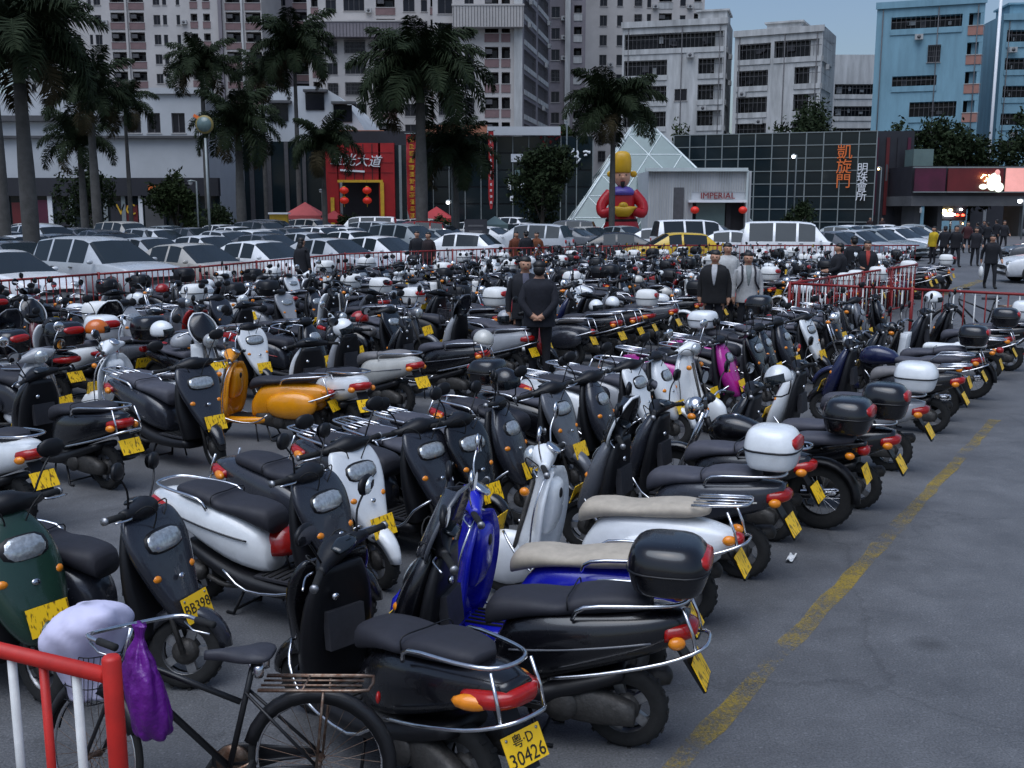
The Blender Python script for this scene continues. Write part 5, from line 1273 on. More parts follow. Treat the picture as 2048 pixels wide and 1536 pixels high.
# lilac slab behind the mall
Y = 160; k = Y / FPX
t, W = bld("apartment_block", "lilac apartment block with pink balcony parapets behind the mall", 140, 545, Y)
cw = lambda a, b: ((a - 140) * k, (b - 140) * k)
cols = []
for a, b, zl, zh, kd in ((162, 174, .6, 2.2, 'w'), (190, 197, .8, 2.2, 'w'), (214, 220, .8, 2.2, 'w'), (225, 238, .8, 2.2, 'w'), (256, 283, .15, 2.55, 'b'), (292, 320, .15, 2.55, 'b'), (338, 351, .8, 2.2, 'w'), (356, 364, .8, 2.2, 'w'), (382, 389, .8, 2.2, 'w'), (409, 422, .3, 2.4, 'b'), (433, 446, .3, 2.4, 'b'), (476, 504, .1, 2.6, 'b'), (514, 543, .1, 2.6, 'b')):
    x0, x1 = cw(a, b); cols.append((x0, x1, zl, zh, kd, "pink_parapet"))
wall_with_units(t, W, 45, 3.0, 2.8, 15, cols, "lilac_render", 14, 1)
MB().box((cw(467, 472)[0], -.35, 22.5), (.5, .68, 45), "lilac_dark").build("pilaster", t); MB().box((cw(508, 510)[0], -.2, 22.5), (.25, .38, 45), "dirty_white").build("pilaster", t); MB().box((cw(287, 289)[0], -.2, 22.5), (.3, .38, 45), "lilac_render").build("pilaster", t)
Y = 152; k = Y / FPX
t, W = bld("apartment_block", "lilac apartment block with dark projecting gallery band behind the large palm", 632, 885, Y)
cw = lambda a, b: ((a - 632) * k, (b - 632) * k); cols = []
for a, b, zl, zh, kd in ((640, 653, .2, 2.5, 'b'), (668, 688, .6, 2.2, 'w'), (702, 742, .7, 2.3, 'w'), (764, 800, .15, 2.5, 'b'), (816, 838, .6, 2.3, 'w'), (850, 862, .6, 2.2, 'w'), (868, 880, .2, 2.4, 'b')):
    x0, x1 = cw(a, b); cols.append((x0, x1, zl, zh, kd, "pink_parapet"))
wall_with_units(t, W, 44, 3.2, 2.85, 14, cols, "lilac_render", 12, 2)
z = zpx(82, Y); b = MB().box((W / 2 - 1, -.9, z), (W - 2, 1.75, 2.0), "lilac_dark"); b.box((W / 2 - 1, -.9, z + 1.12), (W - 1.6, 2.0, .22), "lilac_render")
for i in range(36): b.box((.2 + i * (W - 2.4) / 35, -1.82, z - .1), (.05, .06, 1.8), "grille_metal")
b.build("gallery", t)
Y = 130; k = Y / FPX
t, W = bld("apartment_block", "tall lilac tower with corner bay windows and balcony side", 872, 1044, Y)
cw = lambda a, b: ((a - 872) * k, (b - 872) * k); cols = []
for a, b, zl, zh, kd in ((882, 910, .5, 2.4, 'w'), (933, 951, .6, 2.4, 'w'), (972, 998, .2, 2.6, 'b'), (1004, 1020, .2, 2.6, 'b')):
    x0, x1 = cw(a, b); cols.append((x0, x1, zl, zh, kd, "pink_parapet"))
wall_with_units(t, W, 38, 1.2, 2.95, 12, cols, "lilac_render", 10, 3)
z = zpx(58, Y); b = MB().box((W * .62, -.7, z), (W * .78, 1.35, 2.4), "lilac_render"); b.box((W * .62, -.7, z + 1.3), (W * .80, 1.5, .2), "lilac_render")
for i in range(24): b.box((W * .24 + i * W * .76 / 23, -1.42, z), (.05, .05, 2.3), "grille_metal")
b.build("caged_gallery", t)
MB().box((W - .5, -.25, 19), (1.0, .48, 38), "dirty_white").build("pilaster", t)
# its receding side, with white balcony fronts
x1 = (1044 - CXP) / FPX * 130; x2 = (1096 - CXP) / FPX * 152; Ws = math.hypot(x2 - x1, 22)
M = Matrix.Translation((W, 0.02, 0)) @ Matrix.Rotation(math.atan2(22, x2 - x1), 4, 'Z')
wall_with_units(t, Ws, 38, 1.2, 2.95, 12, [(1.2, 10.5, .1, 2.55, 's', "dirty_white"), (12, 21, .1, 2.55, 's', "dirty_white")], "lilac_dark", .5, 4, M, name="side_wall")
Y = 153; k = Y / FPX
t, W = bld("apartment_block", "narrow grey stair tower with white corner pier behind the balcony tower", 1090, 1165, Y)
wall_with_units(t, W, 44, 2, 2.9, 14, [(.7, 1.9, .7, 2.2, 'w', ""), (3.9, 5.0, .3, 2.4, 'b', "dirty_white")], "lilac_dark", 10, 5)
MB().box((3.0, -.3, 22), (.75, .58, 44), "dirty_white").build("pilaster", t)
Y = 168; k = Y / FPX
t, W = bld("apartment_block", "lilac tower with jutting balconies behind the white flats", 1165, 1392, Y)
cw = lambda a, b: ((a - 1165) * k, (b - 1165) * k); cols = []
for a, b, zl, zh, kd in ((1192, 1206, .6, 2.2, 'w'), (1225, 1236, .6, 2.2, 'w'), (1258, 1272, .6, 2.2, 'w'), (1282, 1290, .4, 2.4, 'w'), (1305, 1330, .2, 2.5, 'b'), (1345, 1356, .6, 2.2, 'w'), (1372, 1386, .2, 2.5, 'b')):
    x0, x1 = cw(a, b); cols.append((x0, x1, zl, zh, kd, "dirty_white"))
wall_with_units(t, W, 47, 3, 2.95, 14, cols, "lilac_render", 12, 6)
t, W = bld("apartment_block", "distant white slab block at the far left behind palms", 66, 134, 230)
wall_with_units(t, W, 52, 3, 2.9, 16, [(.8, 2.0, .6, 2.2, 'w', ""), (3.2, 4.2, .6, 2.2, 'w', ""), (5.5, 6.8, .6, 2.2, 'w', "")], "dirty_white", 8, 7, acp=0)
Y = 175; k = Y / FPX
t, W = bld("apartment_block", "grey lilac rear wing with caged balconies between the two palm-hidden blocks", 530, 660, Y)
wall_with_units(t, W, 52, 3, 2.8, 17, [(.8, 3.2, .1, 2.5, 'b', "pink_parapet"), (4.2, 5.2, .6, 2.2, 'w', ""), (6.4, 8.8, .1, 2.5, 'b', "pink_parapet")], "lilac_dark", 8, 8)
# white flats
def flats(label, px0, px1, Y, rz, ztop, fh, cols, side, m, seed, roofs, cap=True):
    t, W = bld("block_of_flats", label, px0, px1, Y, rz)
    fr = [(c[0] * W, c[1] * W) + tuple(c[2:]) for c in cols]
    nf = int((ztop - 1.0) / fh); z0 = ztop - 1.1 - nf * fh
    wall_with_units(t, W, ztop, z0, fh, nf, fr, m, 9, seed, acp=.2)
    M = Matrix.Translation((W, 0.02, 0)) @ Matrix.Rotation(PI / 2, 4, 'Z')
    wall_with_units(t, 9.0, ztop - .02, z0, fh, nf, side, m, .4, seed + 50, M, name="side_wall")
    for i, (a, b, d0, d1, h, mm) in enumerate(roofs):
        r = MB().box(((a + b) / 2 * W, (d0 + d1) / 2, ztop + h / 2 + .02), ((b - a) * W, d1 - d0, h), mm); r.box(((a + b) / 2 * W, (d0 + d1) / 2, ztop + h + .12), ((b - a) * W + .5, d1 - d0 + .5, .2), m); r.build("roof_house", t)
    c = MB(); c.box((W / 2, -.12, ztop - .35), (W + .3, .22, .7), m); c.build("parapet", t)
    # drain pipes
    for a in (.06, .58, .94): MB().tube([(a * W, -.10, 0), (a * W, -.10, ztop - .8)], .06, "grille_metal", 6).build("drain_pipe", t)
    return t, W
flats("stained white flats with long dark balconies behind the glass pyramid", 1236, 1425, 132, -16, zpx(66, 132), 3.05, [(.02, .98, .3, 2.7, 's', "dirty_white", {0}), (.02, .44, .25, 2.65, 's', "dirty_white", set(range(1, 12))), (.52, .64, .8, 2.2, 'w', "", {2, 4}), (.74, .98, .25, 2.65, 's', "dirty_white", set(range(1, 12)))], [(.6, 4, .25, 2.65, 's', "dirty_white")], "dirty_white", 20, [(.70, .98, 3, 8, 1.3, "dirty_white")])
flats("stained white flats with wrapped corner balconies beside the blue block", 1452, 1600, 128, -26, zpx(82, 128), 3.05, [(.04, .42, .2, 2.6, 's', "dirty_white", {0}), (.46, .99, .2, 2.7, 's', "dirty_white", {0}), (.04, .40, .2, 2.6, 's', "dirty_white", set(range(1, 12))), (.70, .99, .2, 2.7, 's', "dirty_white", set(range(1, 12)))], [(.3, 6.5, .2, 2.7, 's', "dirty_white")], "dirty_white", 30, [(.3, .7, 3, 8, 1.0, "dirty_white")])
t, W = bld("block_of_flats", "low grey flats with green awning between white flats and blue block", 1640, 1735, 150)
wall_with_units(t, W, zpx(125, 150), 2, 3.0, 6, [(.6, W - .6, .4, 2.4, 's', "dirty_white")], "dirty_white", 8, 41)
flats("pale blue rendered block with salmon corner balconies", 1722, 1900, 120, -20, zpx(30, 120), 3.05, [(.14, .80, .6, 2.5, 's', "sky_blue_render", {0}), (.50, .62, .6, 2.3, 'w', "", {1}), (.18, .60, .6, 2.3, 's', "sky_blue_render", {2}), (.36, .80, .3, 2.5, 's', "sky_blue_render", {3, 4, 5, 6, 7, 8, 9}), (.86, .99, .2, 2.5, 'b', "salmon_render")], [(.5, 4.5, .2, 2.5, 'b', "salmon_render")], "sky_blue_render", 60, [(.55, .9, 1.5, 7, 1.4, "concrete_dark")])
flats("second pale blue block with long window strips at the tall white mast", 1966, 2140, 122, -6, zpx(50, 122), 3.05, [(.04, .50, .5, 2.4, 's', "sky_blue_render"), (.6, .95, .5, 2.4, 's', "salmon_render")], [(.5, 4.5, .2, 2.5, 'b', "salmon_render")], "sky_blue_render", 80, [(.1, .5, 1.5, 6, 1.2, "sky_blue_render")])
MB().tube([(0, 0, 0), (0, 0, zpx(-15, 112))], .16, "sign_white", 8).build("mast")
o = bpy.data.objects["mast"]; o.location = ((1957 - CXP) / FPX * 112, 112, 0); tag(o, "tall thin white mast beside the pale blue block", "mast")

# ------------------------------------------------------------------ mall on the left
def pbox(parent, name, px0, px1, py0, py1, Y, d, m, yo=0.0):
    a = AT(px0, py1, Y); b_ = AT(px1, py0, Y); return MB().box(((a.x + b_.x) / 2, Y + yo + d / 2, (a.z + b_.z) / 2), (b_.x - a.x, d, b_.z - a.z), m).build(name, parent)
Y = 76
t = thing("shopping_mall", "white shopping mall with dark ground floor shopfront behind the palms", "building")
zt = lambda py: AT(0, py, Y).z
xw = lambda px: (px - CXP) / FPX * Y
hol = [(xw(px) + 60, xw(px + 26) + 60, zt(266), zt(226), .35) for px in (276, 314, 362)]
w = facade_mb(xw(430) + 60, zt(186), hol, "mall_white", 14).build("wall", t); w.location = (-60, Y, 0)
for h in hol:
    o = link("window", unit('w', h[1] - h[0], h[3] - h[2]), w); o.location = (h[0], .05, h[2])
pbox(t, "ledge", -200, 432, 272, 277, Y, .4, "concrete_dark", -.4)
pbox(t, "upper_block", -200, 250, 232, 243, Y, .5, "concrete_dark", -.5)
pbox(t, "roof_edge", 300, 425, 176, 188, Y, .6, "mall_white", -.25)
pbox(t, "shopfront_beam", -200, 440, 356, 392, Y, .6, "shop_dark", -.6)
pbox(t, "shopfront_glass", -200, 440, 392, 470, Y, .2, "curtain_glass", -.2)
for px in (18, 62, 104, 146, 170, 214, 250, 284, 300): pbox(t, "shopfront_post", px, px + 3, 392, 474, Y, .12, "sign_white" if px in (104, 284) else "mullion", -.34)
for px, py, w_, h_, m in ((178, 405, 24, 45, "concrete_dark"), (226, 402, 26, 50, "shop_dark"), (255, 410, 22, 40, "red_panel"), (30, 405, 26, 45, "red_panel"), (70, 400, 30, 50, "maroon_panel"), (120, 402, 22, 50, "shop_dark")): pbox(t, "shop_poster", px, px + w_, py, py + h_, Y, .05, m, -.27)
pbox(t, "lit_shop_sign", 303, 333, 371, 381, Y, .1, "lamp_orange_sign" if False else "sign_orange", -.72)
pbox(t, "column", 300, 332, 396, 472, Y, .7, "concrete_dark", -.75)
q = text_mb("VC", 1.1, "sign_gold", extr=.02); q.xf(Matrix.Translation((xw(266), Y - .32, zt(420))) @ Matrix.Rotation(PI / 2, 4, 'X')); q.build("poster_lettering", t)
# round clock-like sign
mat("palm_dull_gold", (.22, .17, .05), .6); Yc = 56.0; ck = thing("round_sign", "round pale sign with yellow ring on a post before the mall", "sign", ((426 - CXP) / FPX * Yc, Yc, 0))
z = AT(426, 249, Yc).z; MB().lathe([(.02, -.1), (.46, -.1), (.48, 0), (.46, .1), (.02, .1)], (0, 0, z), (0, -1, 0), "palm_dull_gold", 28).build("rim", ck); MB().lathe([(.38, .0), (.38, .03), (.02, .04)], (0, -.1, z), (0, -1, 0), "pale_glass", 28).build("face", ck)
MB().tube([(0, 0, 0), (0, 0, z - .7)], .07, "mullion", 8).build("post", ck); MB().box((-.42, 0, z + .40), (.3, .1, .16), "sign_orange", rot=(0, .5, 0)).build("ornament", ck)
pbox(t, "glazed_wing", 432, 652, 283, 474, 86, 4, "curtain_glass")
for px in (470, 505, 540, 575, 610): pbox(t, "mullion", px, px + .8, 284, 474, 86, .1, "grille_metal", -.12)
# curved white roof building behind
Y = 92
t = thing("exhibition_hall", "white hall with a curved gable roof behind the tall thin palm", "building")
xw2 = lambda px: (px - CXP) / FPX * Y
z0, z1 = AT(0, 282, Y).z, AT(0, 172, Y).z; x0, x1 = xw2(520), xw2(745); b = MB(); n = 18; top = []
for i in range(n + 1):
    s = i / n; zz = z0 + (z1 - z0) * (1 - abs((s - .45) / .56) ** 2.6); top.append((x0 + (x1 - x0) * s, max(z0 + .3, zz)))
vs = [(x, Y, 0) for x, _ in top] + [(x, Y, zz) for x, zz in top] + [(x, Y + 16, zz) for x, zz in top]; n1 = n + 1
b.add(vs, [(i, i + 1, n1 + i + 1, n1 + i) for i in range(n)] + [(n1 + i, n1 + i + 1, 2 * n1 + i + 1, 2 * n1 + i) for i in range(n)], "mall_white", False); b.build("wall", t)
for px, py in ((540, 208), (612, 186), (668, 210)): pbox(t, "window", px, px + 36, py, py + 34, Y, .1, "window_glass", -.12); pbox(t, "awning", px - 3, px + 44, py - 6, py - 1, Y, .7, "concrete_dark", -.72)
pbox(t, "roof_edge", 640, 770, 262, 272, Y, 1.0, "roof_terracotta", -1.0)

# ------------------------------------------------------------------ red shopfront, glass centre
Y = 82
t = thing("shopfront", "red shopfront with dark doorway and gold trim behind the white minibus", "shop")
z0 = 0; b = MB(); xw3 = lambda px: (px - CXP) / FPX * Y; zz = lambda py: AT(0, py, Y).z
pbox(t, "wall", 645, 840, 262, 300, Y + 1, 6, "shop_dark"); 
pbox(t, "red_wall", 655, 675, 286, 472, Y, .5, "shop_red"); pbox(t, "red_wall", 760, 788, 286, 472, Y, .5, "shop_red"); pbox(t, "red_wall", 675, 760, 286, 362, Y, .5, "shop_red")
for py in (305, 325, 345): pbox(t, "panel_joint", 656, 787, py, py + .8, Y, .02, "red_panel", -.03)
for px in (690, 708, 726, 744): pbox(t, "panel_joint", px, px + .8, 288, 361, Y, .02, "red_panel", -.03)
pbox(t, "doorway", 675, 760, 362, 472, Y, .2, "shop_dark", 3.0); pbox(t, "gold_trim", 676, 766, 360, 365, Y, .2, "sign_gold", -.2); pbox(t, "gold_trim", 763, 768, 365, 470, Y, .2, "sign_gold", -.2); pbox(t, "gold_trim", 664, 669, 395, 470, Y, .2, "sign_gold", -.2)
pbox(t, "side_glass", 788, 840, 290, 470, Y, .3, "curtain_glass", .2)
for px in (800, 815): pbox(t, "mullion", px, px + 2, 290, 470, Y, .1, "mullion", .08)
sg = thing("shop_sign", "slanted white four-character sign on the red shopfront", "sign", (xw3(718), Y - .12, zz(322)))
q = text_mb("星光大道", .98, "sign_white", extr=.09, shear=.25); q.xf(Matrix.Rotation(PI / 2, 4, 'X') @ Matrix.Scale(1.0, 4)); q.xf(Matrix.Rotation(.06, 4, 'Y')); q.build("lettering", sg)
MB().box((-.25, 0, -.75), (1.9, .14, .14), "sign_white", rot=(0, .06, 0)).build("underline", sg)
for px, py in ((695, 381), (740, 381), (695, 401), (740, 401)):
    l = MB(); l.ell((0, 0, 0), (.36, .36, .27), "lantern_red", 14, 9); l.lathe([(.12, .25), (.12, .32)], (0, 0, 0), (0, 0, 1), "sign_gold", 10); l.tube([(0, 0, .3), (0, 0, .75)], .015, "ink", 4); l.tube([(0, 0, -.26), (0, 0, -.5)], .03, "sign_gold", 5)
    o = l.build("paper_lantern"); o.location = (xw3(px), Y - .3, zz(py)); tag(o, "round red paper lantern in the dark doorway of the red shopfront", "lantern", "lanterns in the red shopfront doorway")
def banner(label, px0, px1, py0, py1, Y, m, tm, n, tip=True):
    a = AT(px0, py1, Y); b_ = AT(px1, py0, Y); w = b_.x - a.x; h = b_.z - a.z
    t = thing("hanging_banner", label, "banner", (a.x, Y, a.z)); p = MB(); N = 14; vs = []
    for i in range(N + 1):
        z = h * i / N; k_ = 1 if not tip or i > 1 else .35 + .65 * i / 2
        for x in (w / 2 - w / 2 * k_, w / 2 + w / 2 * k_): vs.append((x, .05 * math.sin(i * 1.1), z))
    vs += [(x, y + .02, z) for x, y, z in vs]; o_ = 2 * (N + 1)
    fs = [(2 * i, 2 * i + 1, 2 * i + 3, 2 * i + 2) for i in range(N)] + [(o_ + 2 * i + 2, o_ + 2 * i + 3, o_ + 2 * i + 1, o_ + 2 * i) for i in range(N)]
    p.add(vs, fs, m, False); p.build("cloth", t)
    r = random.Random(px0); g_ = MB(); s = w * .52
    for i in range(n):               # strokes too small to read
        zc = h - (i + .8) * h / (n + .9)
        for j in range(4): g_.box((w / 2 + r.uniform(-.05, .05) * w, -.07, zc + s * (.36 - .24 * j)), (s * r.uniform(.55, 1), .02, s * .09), tm)
        for j in range(2): g_.box((w / 2 + r.uniform(-.3, .3) * s, -.075, zc), (s * .11, .02, s * r.uniform(.5, .95)), tm)
    g_.build("lettering", t); MB().tube([(-.1, 0, h + .03), (w + .1, 0, h + .03)], .04, "mullion", 6).build("rod", t)
banner("long red banner with gold characters left of the large palm trunk", 815, 833, 268, 446, 78, "shop_red", "sign_gold", 12)
banner("narrow red banner with white characters on the dark glass front", 977, 987, 262, 418, 82, "shop_red", "sign_white", 12)
Y = 86
t = thing("glazed_building", "dark glazed shop centre with pale roof edge behind the round tree", "building")
z1 = AT(0, 272, Y).z; xa, xb = (838 - CXP) / FPX * Y, (1182 - CXP) / FPX * Y
MB().box(((xa + xb) / 2, Y + 5, z1 / 2), (xb - xa, 9.7, z1), "shop_dark").build("wall", t)
nc, nr = 11, 6
pm = MB().box((0, 0, 0), ((xb - xa) / nc - .1, .04, z1 / nr - .1), "curtain_glass").mesh("glass_pane")
for i in range(nc):
    for j in range(nr):
        o = link("glass_pane", pm, t); o.location = (xa + (i + .5) * (xb - xa) / nc, Y + .06, (j + .5) * z1 / nr); o.rotation_euler = (random.uniform(-.006, .006), 0, random.uniform(-.008, .008))
for i in range(nc + 1): MB().box((xa + i * (xb - xa) / nc, Y, z1 / 2), (.07, .08, z1), "mullion").build("mullion", t)
pbox(t, "roof_edge", 838, 975, 252, 274, Y, .9, "roof_terracotta", -1.0); pbox(t, "roof_edge", 975, 1120, 255, 272, Y, .9, "mall_white", -1.05)
pbox(t, "white_poster_figure", 1022, 1046, 308, 324, Y, .05, "sign_white", -.1); pbox(t, "white_poster_figure", 1030, 1040, 340, 352, Y, .05, "pale_glass", -.1); pbox(t, "white_poster_figure", 1016, 1022, 358, 380, Y, .05, "sign_white", -.1); pbox(t, "white_poster_figure", 1034, 1048, 362, 376, Y, .05, "sign_white", -.1); pbox(t, "white_poster_figure", 1020, 1028, 392, 402, Y, .05, "sign_white", -.1)
q = MB(); r = random.Random(3)
for i in range(9):
    a = AT(1080 + i * 5, 275 + r.uniform(-7, 16), Y); c2 = a + Vector((r.uniform(-.5, .5), 0, r.uniform(-.6, .6))); q.tube([a + Vector((0, -.15, 0)), (a + c2) / 2 + Vector((.1, -.15, .1)), c2 + Vector((0, -.15, 0))], .09, "rail_far_red", 5, 2)
q.build("brush_sign", t)
q = MB()
for i in range(7):
    a = AT(1142 + i * 6, 305 + r.uniform(-5, 14), Y); c2 = a + Vector((r.uniform(-.4, .4), 0, r.uniform(-.6, .6))); q.tube([a + Vector((0, -.15, 0)), (a + c2) / 2 + Vector((.1, -.15, .1)), c2 + Vector((0, -.15, 0))], .08, "sign_white", 5, 2)
q.build("brush_sign", t)

# ------------------------------------------------------------------ glass pyramid and pavilion
t = thing("glass_pyramid", "glazed pyramid with pale steel lattice behind the inflatable figure", "building")
cx, cy, hw_ = (1302 - CXP) / FPX * 86, 87.0, 8.0; ap = Vector((cx - 1.0, cy, AT(0, 230, 87).z)); cs = [Vector((cx - hw_, cy - hw_, 0)), Vector((cx + hw_, cy - hw_, 0)), Vector((cx + hw_, cy + hw_, 0)), Vector((cx - hw_, cy + hw_, 0))]
NR = 6
for f in range(4):
    A, B = cs[f], cs[(f + 1) % 4]; lat = MB()
    def pt(r_, c_): q = r_ / NR; L_ = A.lerp(ap, q); R_ = B.lerp(ap, q); m_ = NR - r_; return L_.lerp(R_, c_ / m_) if m_ else ap.copy()
    nrm = (B - A).cross(ap - A).normalized()
    for r_ in range(NR):
        for c_ in range(NR - r_):
            a, b_, c2 = pt(r_, c_), pt(r_, c_ + 1), pt(r_ + 1, c_)
            tris = [(a, b_, c2)] + ([(b_, pt(r_ + 1, c_ + 1), c2)] if c_ < NR - r_ - 1 else [])
            for tr in tris:
                if f in (0, 1, 3):
                    m_ = sum(tr, Vector()) / 3; q = [m_ + (v - m_) * .97 for v in tr]; MB().add([v for v in q] + [v - nrm * .04 for v in q], [(0, 1, 2), (5, 4, 3), (0, 3, 4, 1), (1, 4, 5, 2), (2, 5, 3, 0)], "pale_glass", False).build("glass_pane", t)
            lat.tube([a, b_], .05, "pale_steel", 5, caps=False); lat.tube([a, c2], .05, "pale_steel", 5, caps=False); lat.tube([b_, c2], .05, "pale_steel", 5, caps=False)
    lat.tube([A, ap], .10, "pale_steel", 6); lat.build("lattice", t)
Y = 76
t = thing("pavilion", "pale corrugated entrance pavilion with red lettering in front of the pyramid", "building")
xw5 = lambda px: (px - CXP) / FPX * Y; z1 = AT(0, 342, Y).z; xa, xb = xw5(1292), xw5(1494); ztop_d = AT(0, 402, Y).z
d0, d1 = xw5(1380), xw5(1484)
facade_mb(xb - xa, z1, [(d0 - xa, d1 - xa, .0, ztop_d, .5)], "mall_white", 7).build("wall", t).location = (xa, Y, 0)
for i in range(40):
    x = xa + .1 + i * (xb - xa - .2) / 39
    if not (d0 - .1 < x < d1 + .1): MB().box((x, Y - .035, z1 / 2), (.09, .07, z1 - .05), "dirty_white").build("rib", t)
    else: MB().box((x, Y - .035, (z1 + ztop_d) / 2 + .3), (.09, .07, z1 - ztop_d - .7), "dirty_white").build("rib", t)
pbox(t, "frame", 1488, 1496, 340, 450, Y, .3, "pale_steel", -.3); pbox(t, "frame", 1290, 1494, 336, 343, Y, .4, "pale_steel", -.4)
pbox(t, "lintel", 1375, 1490, 400, 405, Y, .6, "sign_white", -.6); pbox(t, "door_glass", 1392, 1452, 404, 470, Y, .05, "pale_glass", .3); pbox(t, "side_panel", 1346, 1368, 375, 440, Y, .1, "grille_metal", -.1); pbox(t, "door_leaf", 1452, 1464, 404, 470, Y, .05, "balcony_dark", .25)
q = text_mb("IMPERIAL", .62, "rail_far_red", extr=.05); q.xf(Matrix.Translation((xw5(1428), Y - .16, AT(0, 392, Y).z)) @ Matrix.Rotation(PI / 2, 4, 'X')); q.build("lettering", t)
for px, py in ((1381, 420), (1475, 420)):
    l = MB().ell((0, 0, 0), (.32, .32, .26), "lantern_red", 14, 8); l.tube([(0, 0, .25), (0, 0, .6)], .012, "ink", 4); o = l.build("paper_lantern"); o.location = (xw5(px), Y - .75, AT(0, py, Y).z); tag(o, "red paper lantern hanging by the pavilion entrance", "lantern", "lanterns at the pavilion entrance")
# curtain wall
t = thing("curtain_wall_building", "dark gridded glass building carrying vertical orange and white signs", "building")
Yl, Yr = 99.0, 93.0; pl_, pr_ = Vector(((1340 - CXP) / FPX * Yl, Yl, 0)), Vector(((1736 - CXP) / FPX * Yr, Yr, 0)); d = pr_ - pl_; Wc = d.length; t.location = pl_; t.rotation_euler = (0, 0, math.atan2(d.y, d.x))
Hc = AT(0, 266, 96).z; nc, nr = 12, 8
MB().box((Wc / 2, 5.1, Hc / 2), (Wc, 10, Hc - .05), "shop_dark").build("wall", t)
pm = MB().box((0, 0, 0), (Wc / nc - .08, .04, Hc / nr - .08), "curtain_glass").mesh("glass_pane")
for i in range(nc):
    for j in range(nr): o = link("glass_pane", pm, t); o.location = ((i + .5) * Wc / nc, .04, (j + .5) * Hc / nr); o.rotation_euler = (random.uniform(-.008, .008), 0, random.uniform(-.01, .01))
vm_ = MB().box((0, 0, Hc / 2), (.09, .12, Hc), "mullion").mesh("mullion"); hm = MB().box((Wc / 2, 0, 0), (Wc, .09, .07), "mullion").mesh("transom")
for i in range(nc + 1): link("mullion", vm_, t).location = (i * Wc / nc, -.02, 0)
for j in range(nr + 1): link("transom", hm, t).location = (0, -.01, min(Hc - .02, j * Hc / nr))
sx = (1676 - 1340) / 396 * Wc; s1 = thing("vertical_sign", "vertical orange three-character sign on the gridded glass", "sign", (0, 0, 0)); s1.parent = None
for i, ch in enumerate("凱旋門"):
    q = text_mb(ch, 1.36, "sign_orange", extr=.06); q.xf(Matrix.Rotation(PI / 2, 4, 'X')); o = q.build("character", s1); o.location = (0, 0, AT(0, 306 + 29 * i, 94).z)
s1.location = pl_ + d.normalized() * sx + Vector((0, -.2, 0)); s1.rotation_euler = t.rotation_euler
s2 = thing("vertical_sign", "vertical white four-character sign right of the orange sign", "sign")
for i, ch in enumerate("明珠會所"):
    q = text_mb(ch, .95, "sign_white", extr=.05); q.xf(Matrix.Rotation(PI / 2, 4, 'X')); o = q.build("character", s2); o.location = (0, 0, AT(0, 338 + 18.5 * i, 94).z)
s2.location = pl_ + d.normalized() * ((1711 - 1340) / 396 * Wc) + Vector((0, -.2, 0)); s2.rotation_euler = t.rotation_euler
# dark shops beside it and overpass with hoardings
t = thing("poster_wall", "dark shop wall hung with vertical posters right of the gridded glass", "building")
Y = 94; pbox(t, "wall", 1738, 1830, 262, 480, Y, 8, "shop_dark")
for i, (px, m) in enumerate(((1742, "maroon_panel"), (1764, "red_panel"), (1786, "shop_dark"), (1806, "maroon_panel"))): pbox(t, "poster", px, px + 16, 275, 430, Y, .08, m, -.12); pbox(t, "poster_figure", px + 5, px + 11, 320 + 9 * i, 350 + 12 * i, Y, .03, "grille_metal", -.17)
t = thing("overpass", "dark concrete overpass above the lane at the right", "bridge")
Y = 88; pbox(t, "deck", 1822, 2300, 392, 412, Y, 8, "concrete_dark"); pbox(t, "fascia", 1822, 2300, 332, 392, Y + .5, 7, "shop_dark")
for px in (1826, 1872, 2035): pbox(t, "pier", px, px + 14, 412, 480, Y + 1.5, 3, "concrete_dark")
pbox(t, "back_wall", 1822, 2300, 412, 484, Y + 30, .5, "shop_dark"); pbox(t, "tank", 1826, 1868, 298, 332, Y + 3, 2, "pale_glass")
for lab, px0, px1, m in (("plain maroon hoarding on the overpass", 1828, 1893, "maroon_panel"), ("dark red hoarding with glowing white figure on the overpass", 1894, 2008, "red_panel"), ("glowing pink hoarding on the overpass", 2010, 2110, "lit_pink")):
    h_ = thing("hoarding", lab, "billboard"); pbox(h_, "panel", px0, px1, 336, 383, Y - .3, .12, m); pbox(h_, "frame", px0 - 1, px1 + 1, 383, 385, Y - .3, .2, "mullion", -.02); pbox(h_, "frame", px0 - 1, px1 + 1, 333.5, 336, Y - .3, .2, "mullion", -.02)
    if "figure" in lab:
        f = MB(); c_ = AT(1985, 366, Y - .5)
        f.ell(c_ + Vector((.1, 0, .1)), (.55, .03, .75), "lit_white", 14, 8, rot=(0, .3, 0)); f.ell(c_ + Vector((.55, 0, -.35)), (.4, .03, .4), "lit_white", 12, 8); f.ell(c_ + Vector((-.75, 0, -.3)), (.35, .03, .22), "lit_white", 12, 8); f.ell(c_ + Vector((.35, 0, .85)), (.22, .03, .25), "lit_pink", 12, 8); f.build("figure", h_)
        f = MB(); c_ = AT(1962, 356, Y - .5)
        for i in range(5): f.tube([c_ + Vector((.15 * i, 0, .3 * math.sin(i * 2.1))), c_ + Vector((.15 * i + .25, 0, .3 * math.sin(i * 1.3 + 1)))], .05, "lamp_warm", 5)
        f.build("lettering", h_)
lights = thing("traffic_lights", "cluster of coloured lights glowing under the overpass", "lights", AT(1905, 428, Y + 6))
for dx, dz, r_, m in ((-.8, .25, .30, "lamp_warm"), (-.3, -.05, .26, "lamp_glow"), (-.2, .35, .2, "lamp_warm"), (.45, -.1, .17, "lamp_red"), (.95, -.1, .17, "lamp_red"), (.75, .4, .14, "lamp_glow"), (.9, -.85, .15, "lamp_warm")): MB().ell((dx, 0, dz), (r_ * (2.2 if m == "lamp_glow" and dx < 0 else 1), .1, r_ * .6), m, 10, 6).build("lamp", lights)
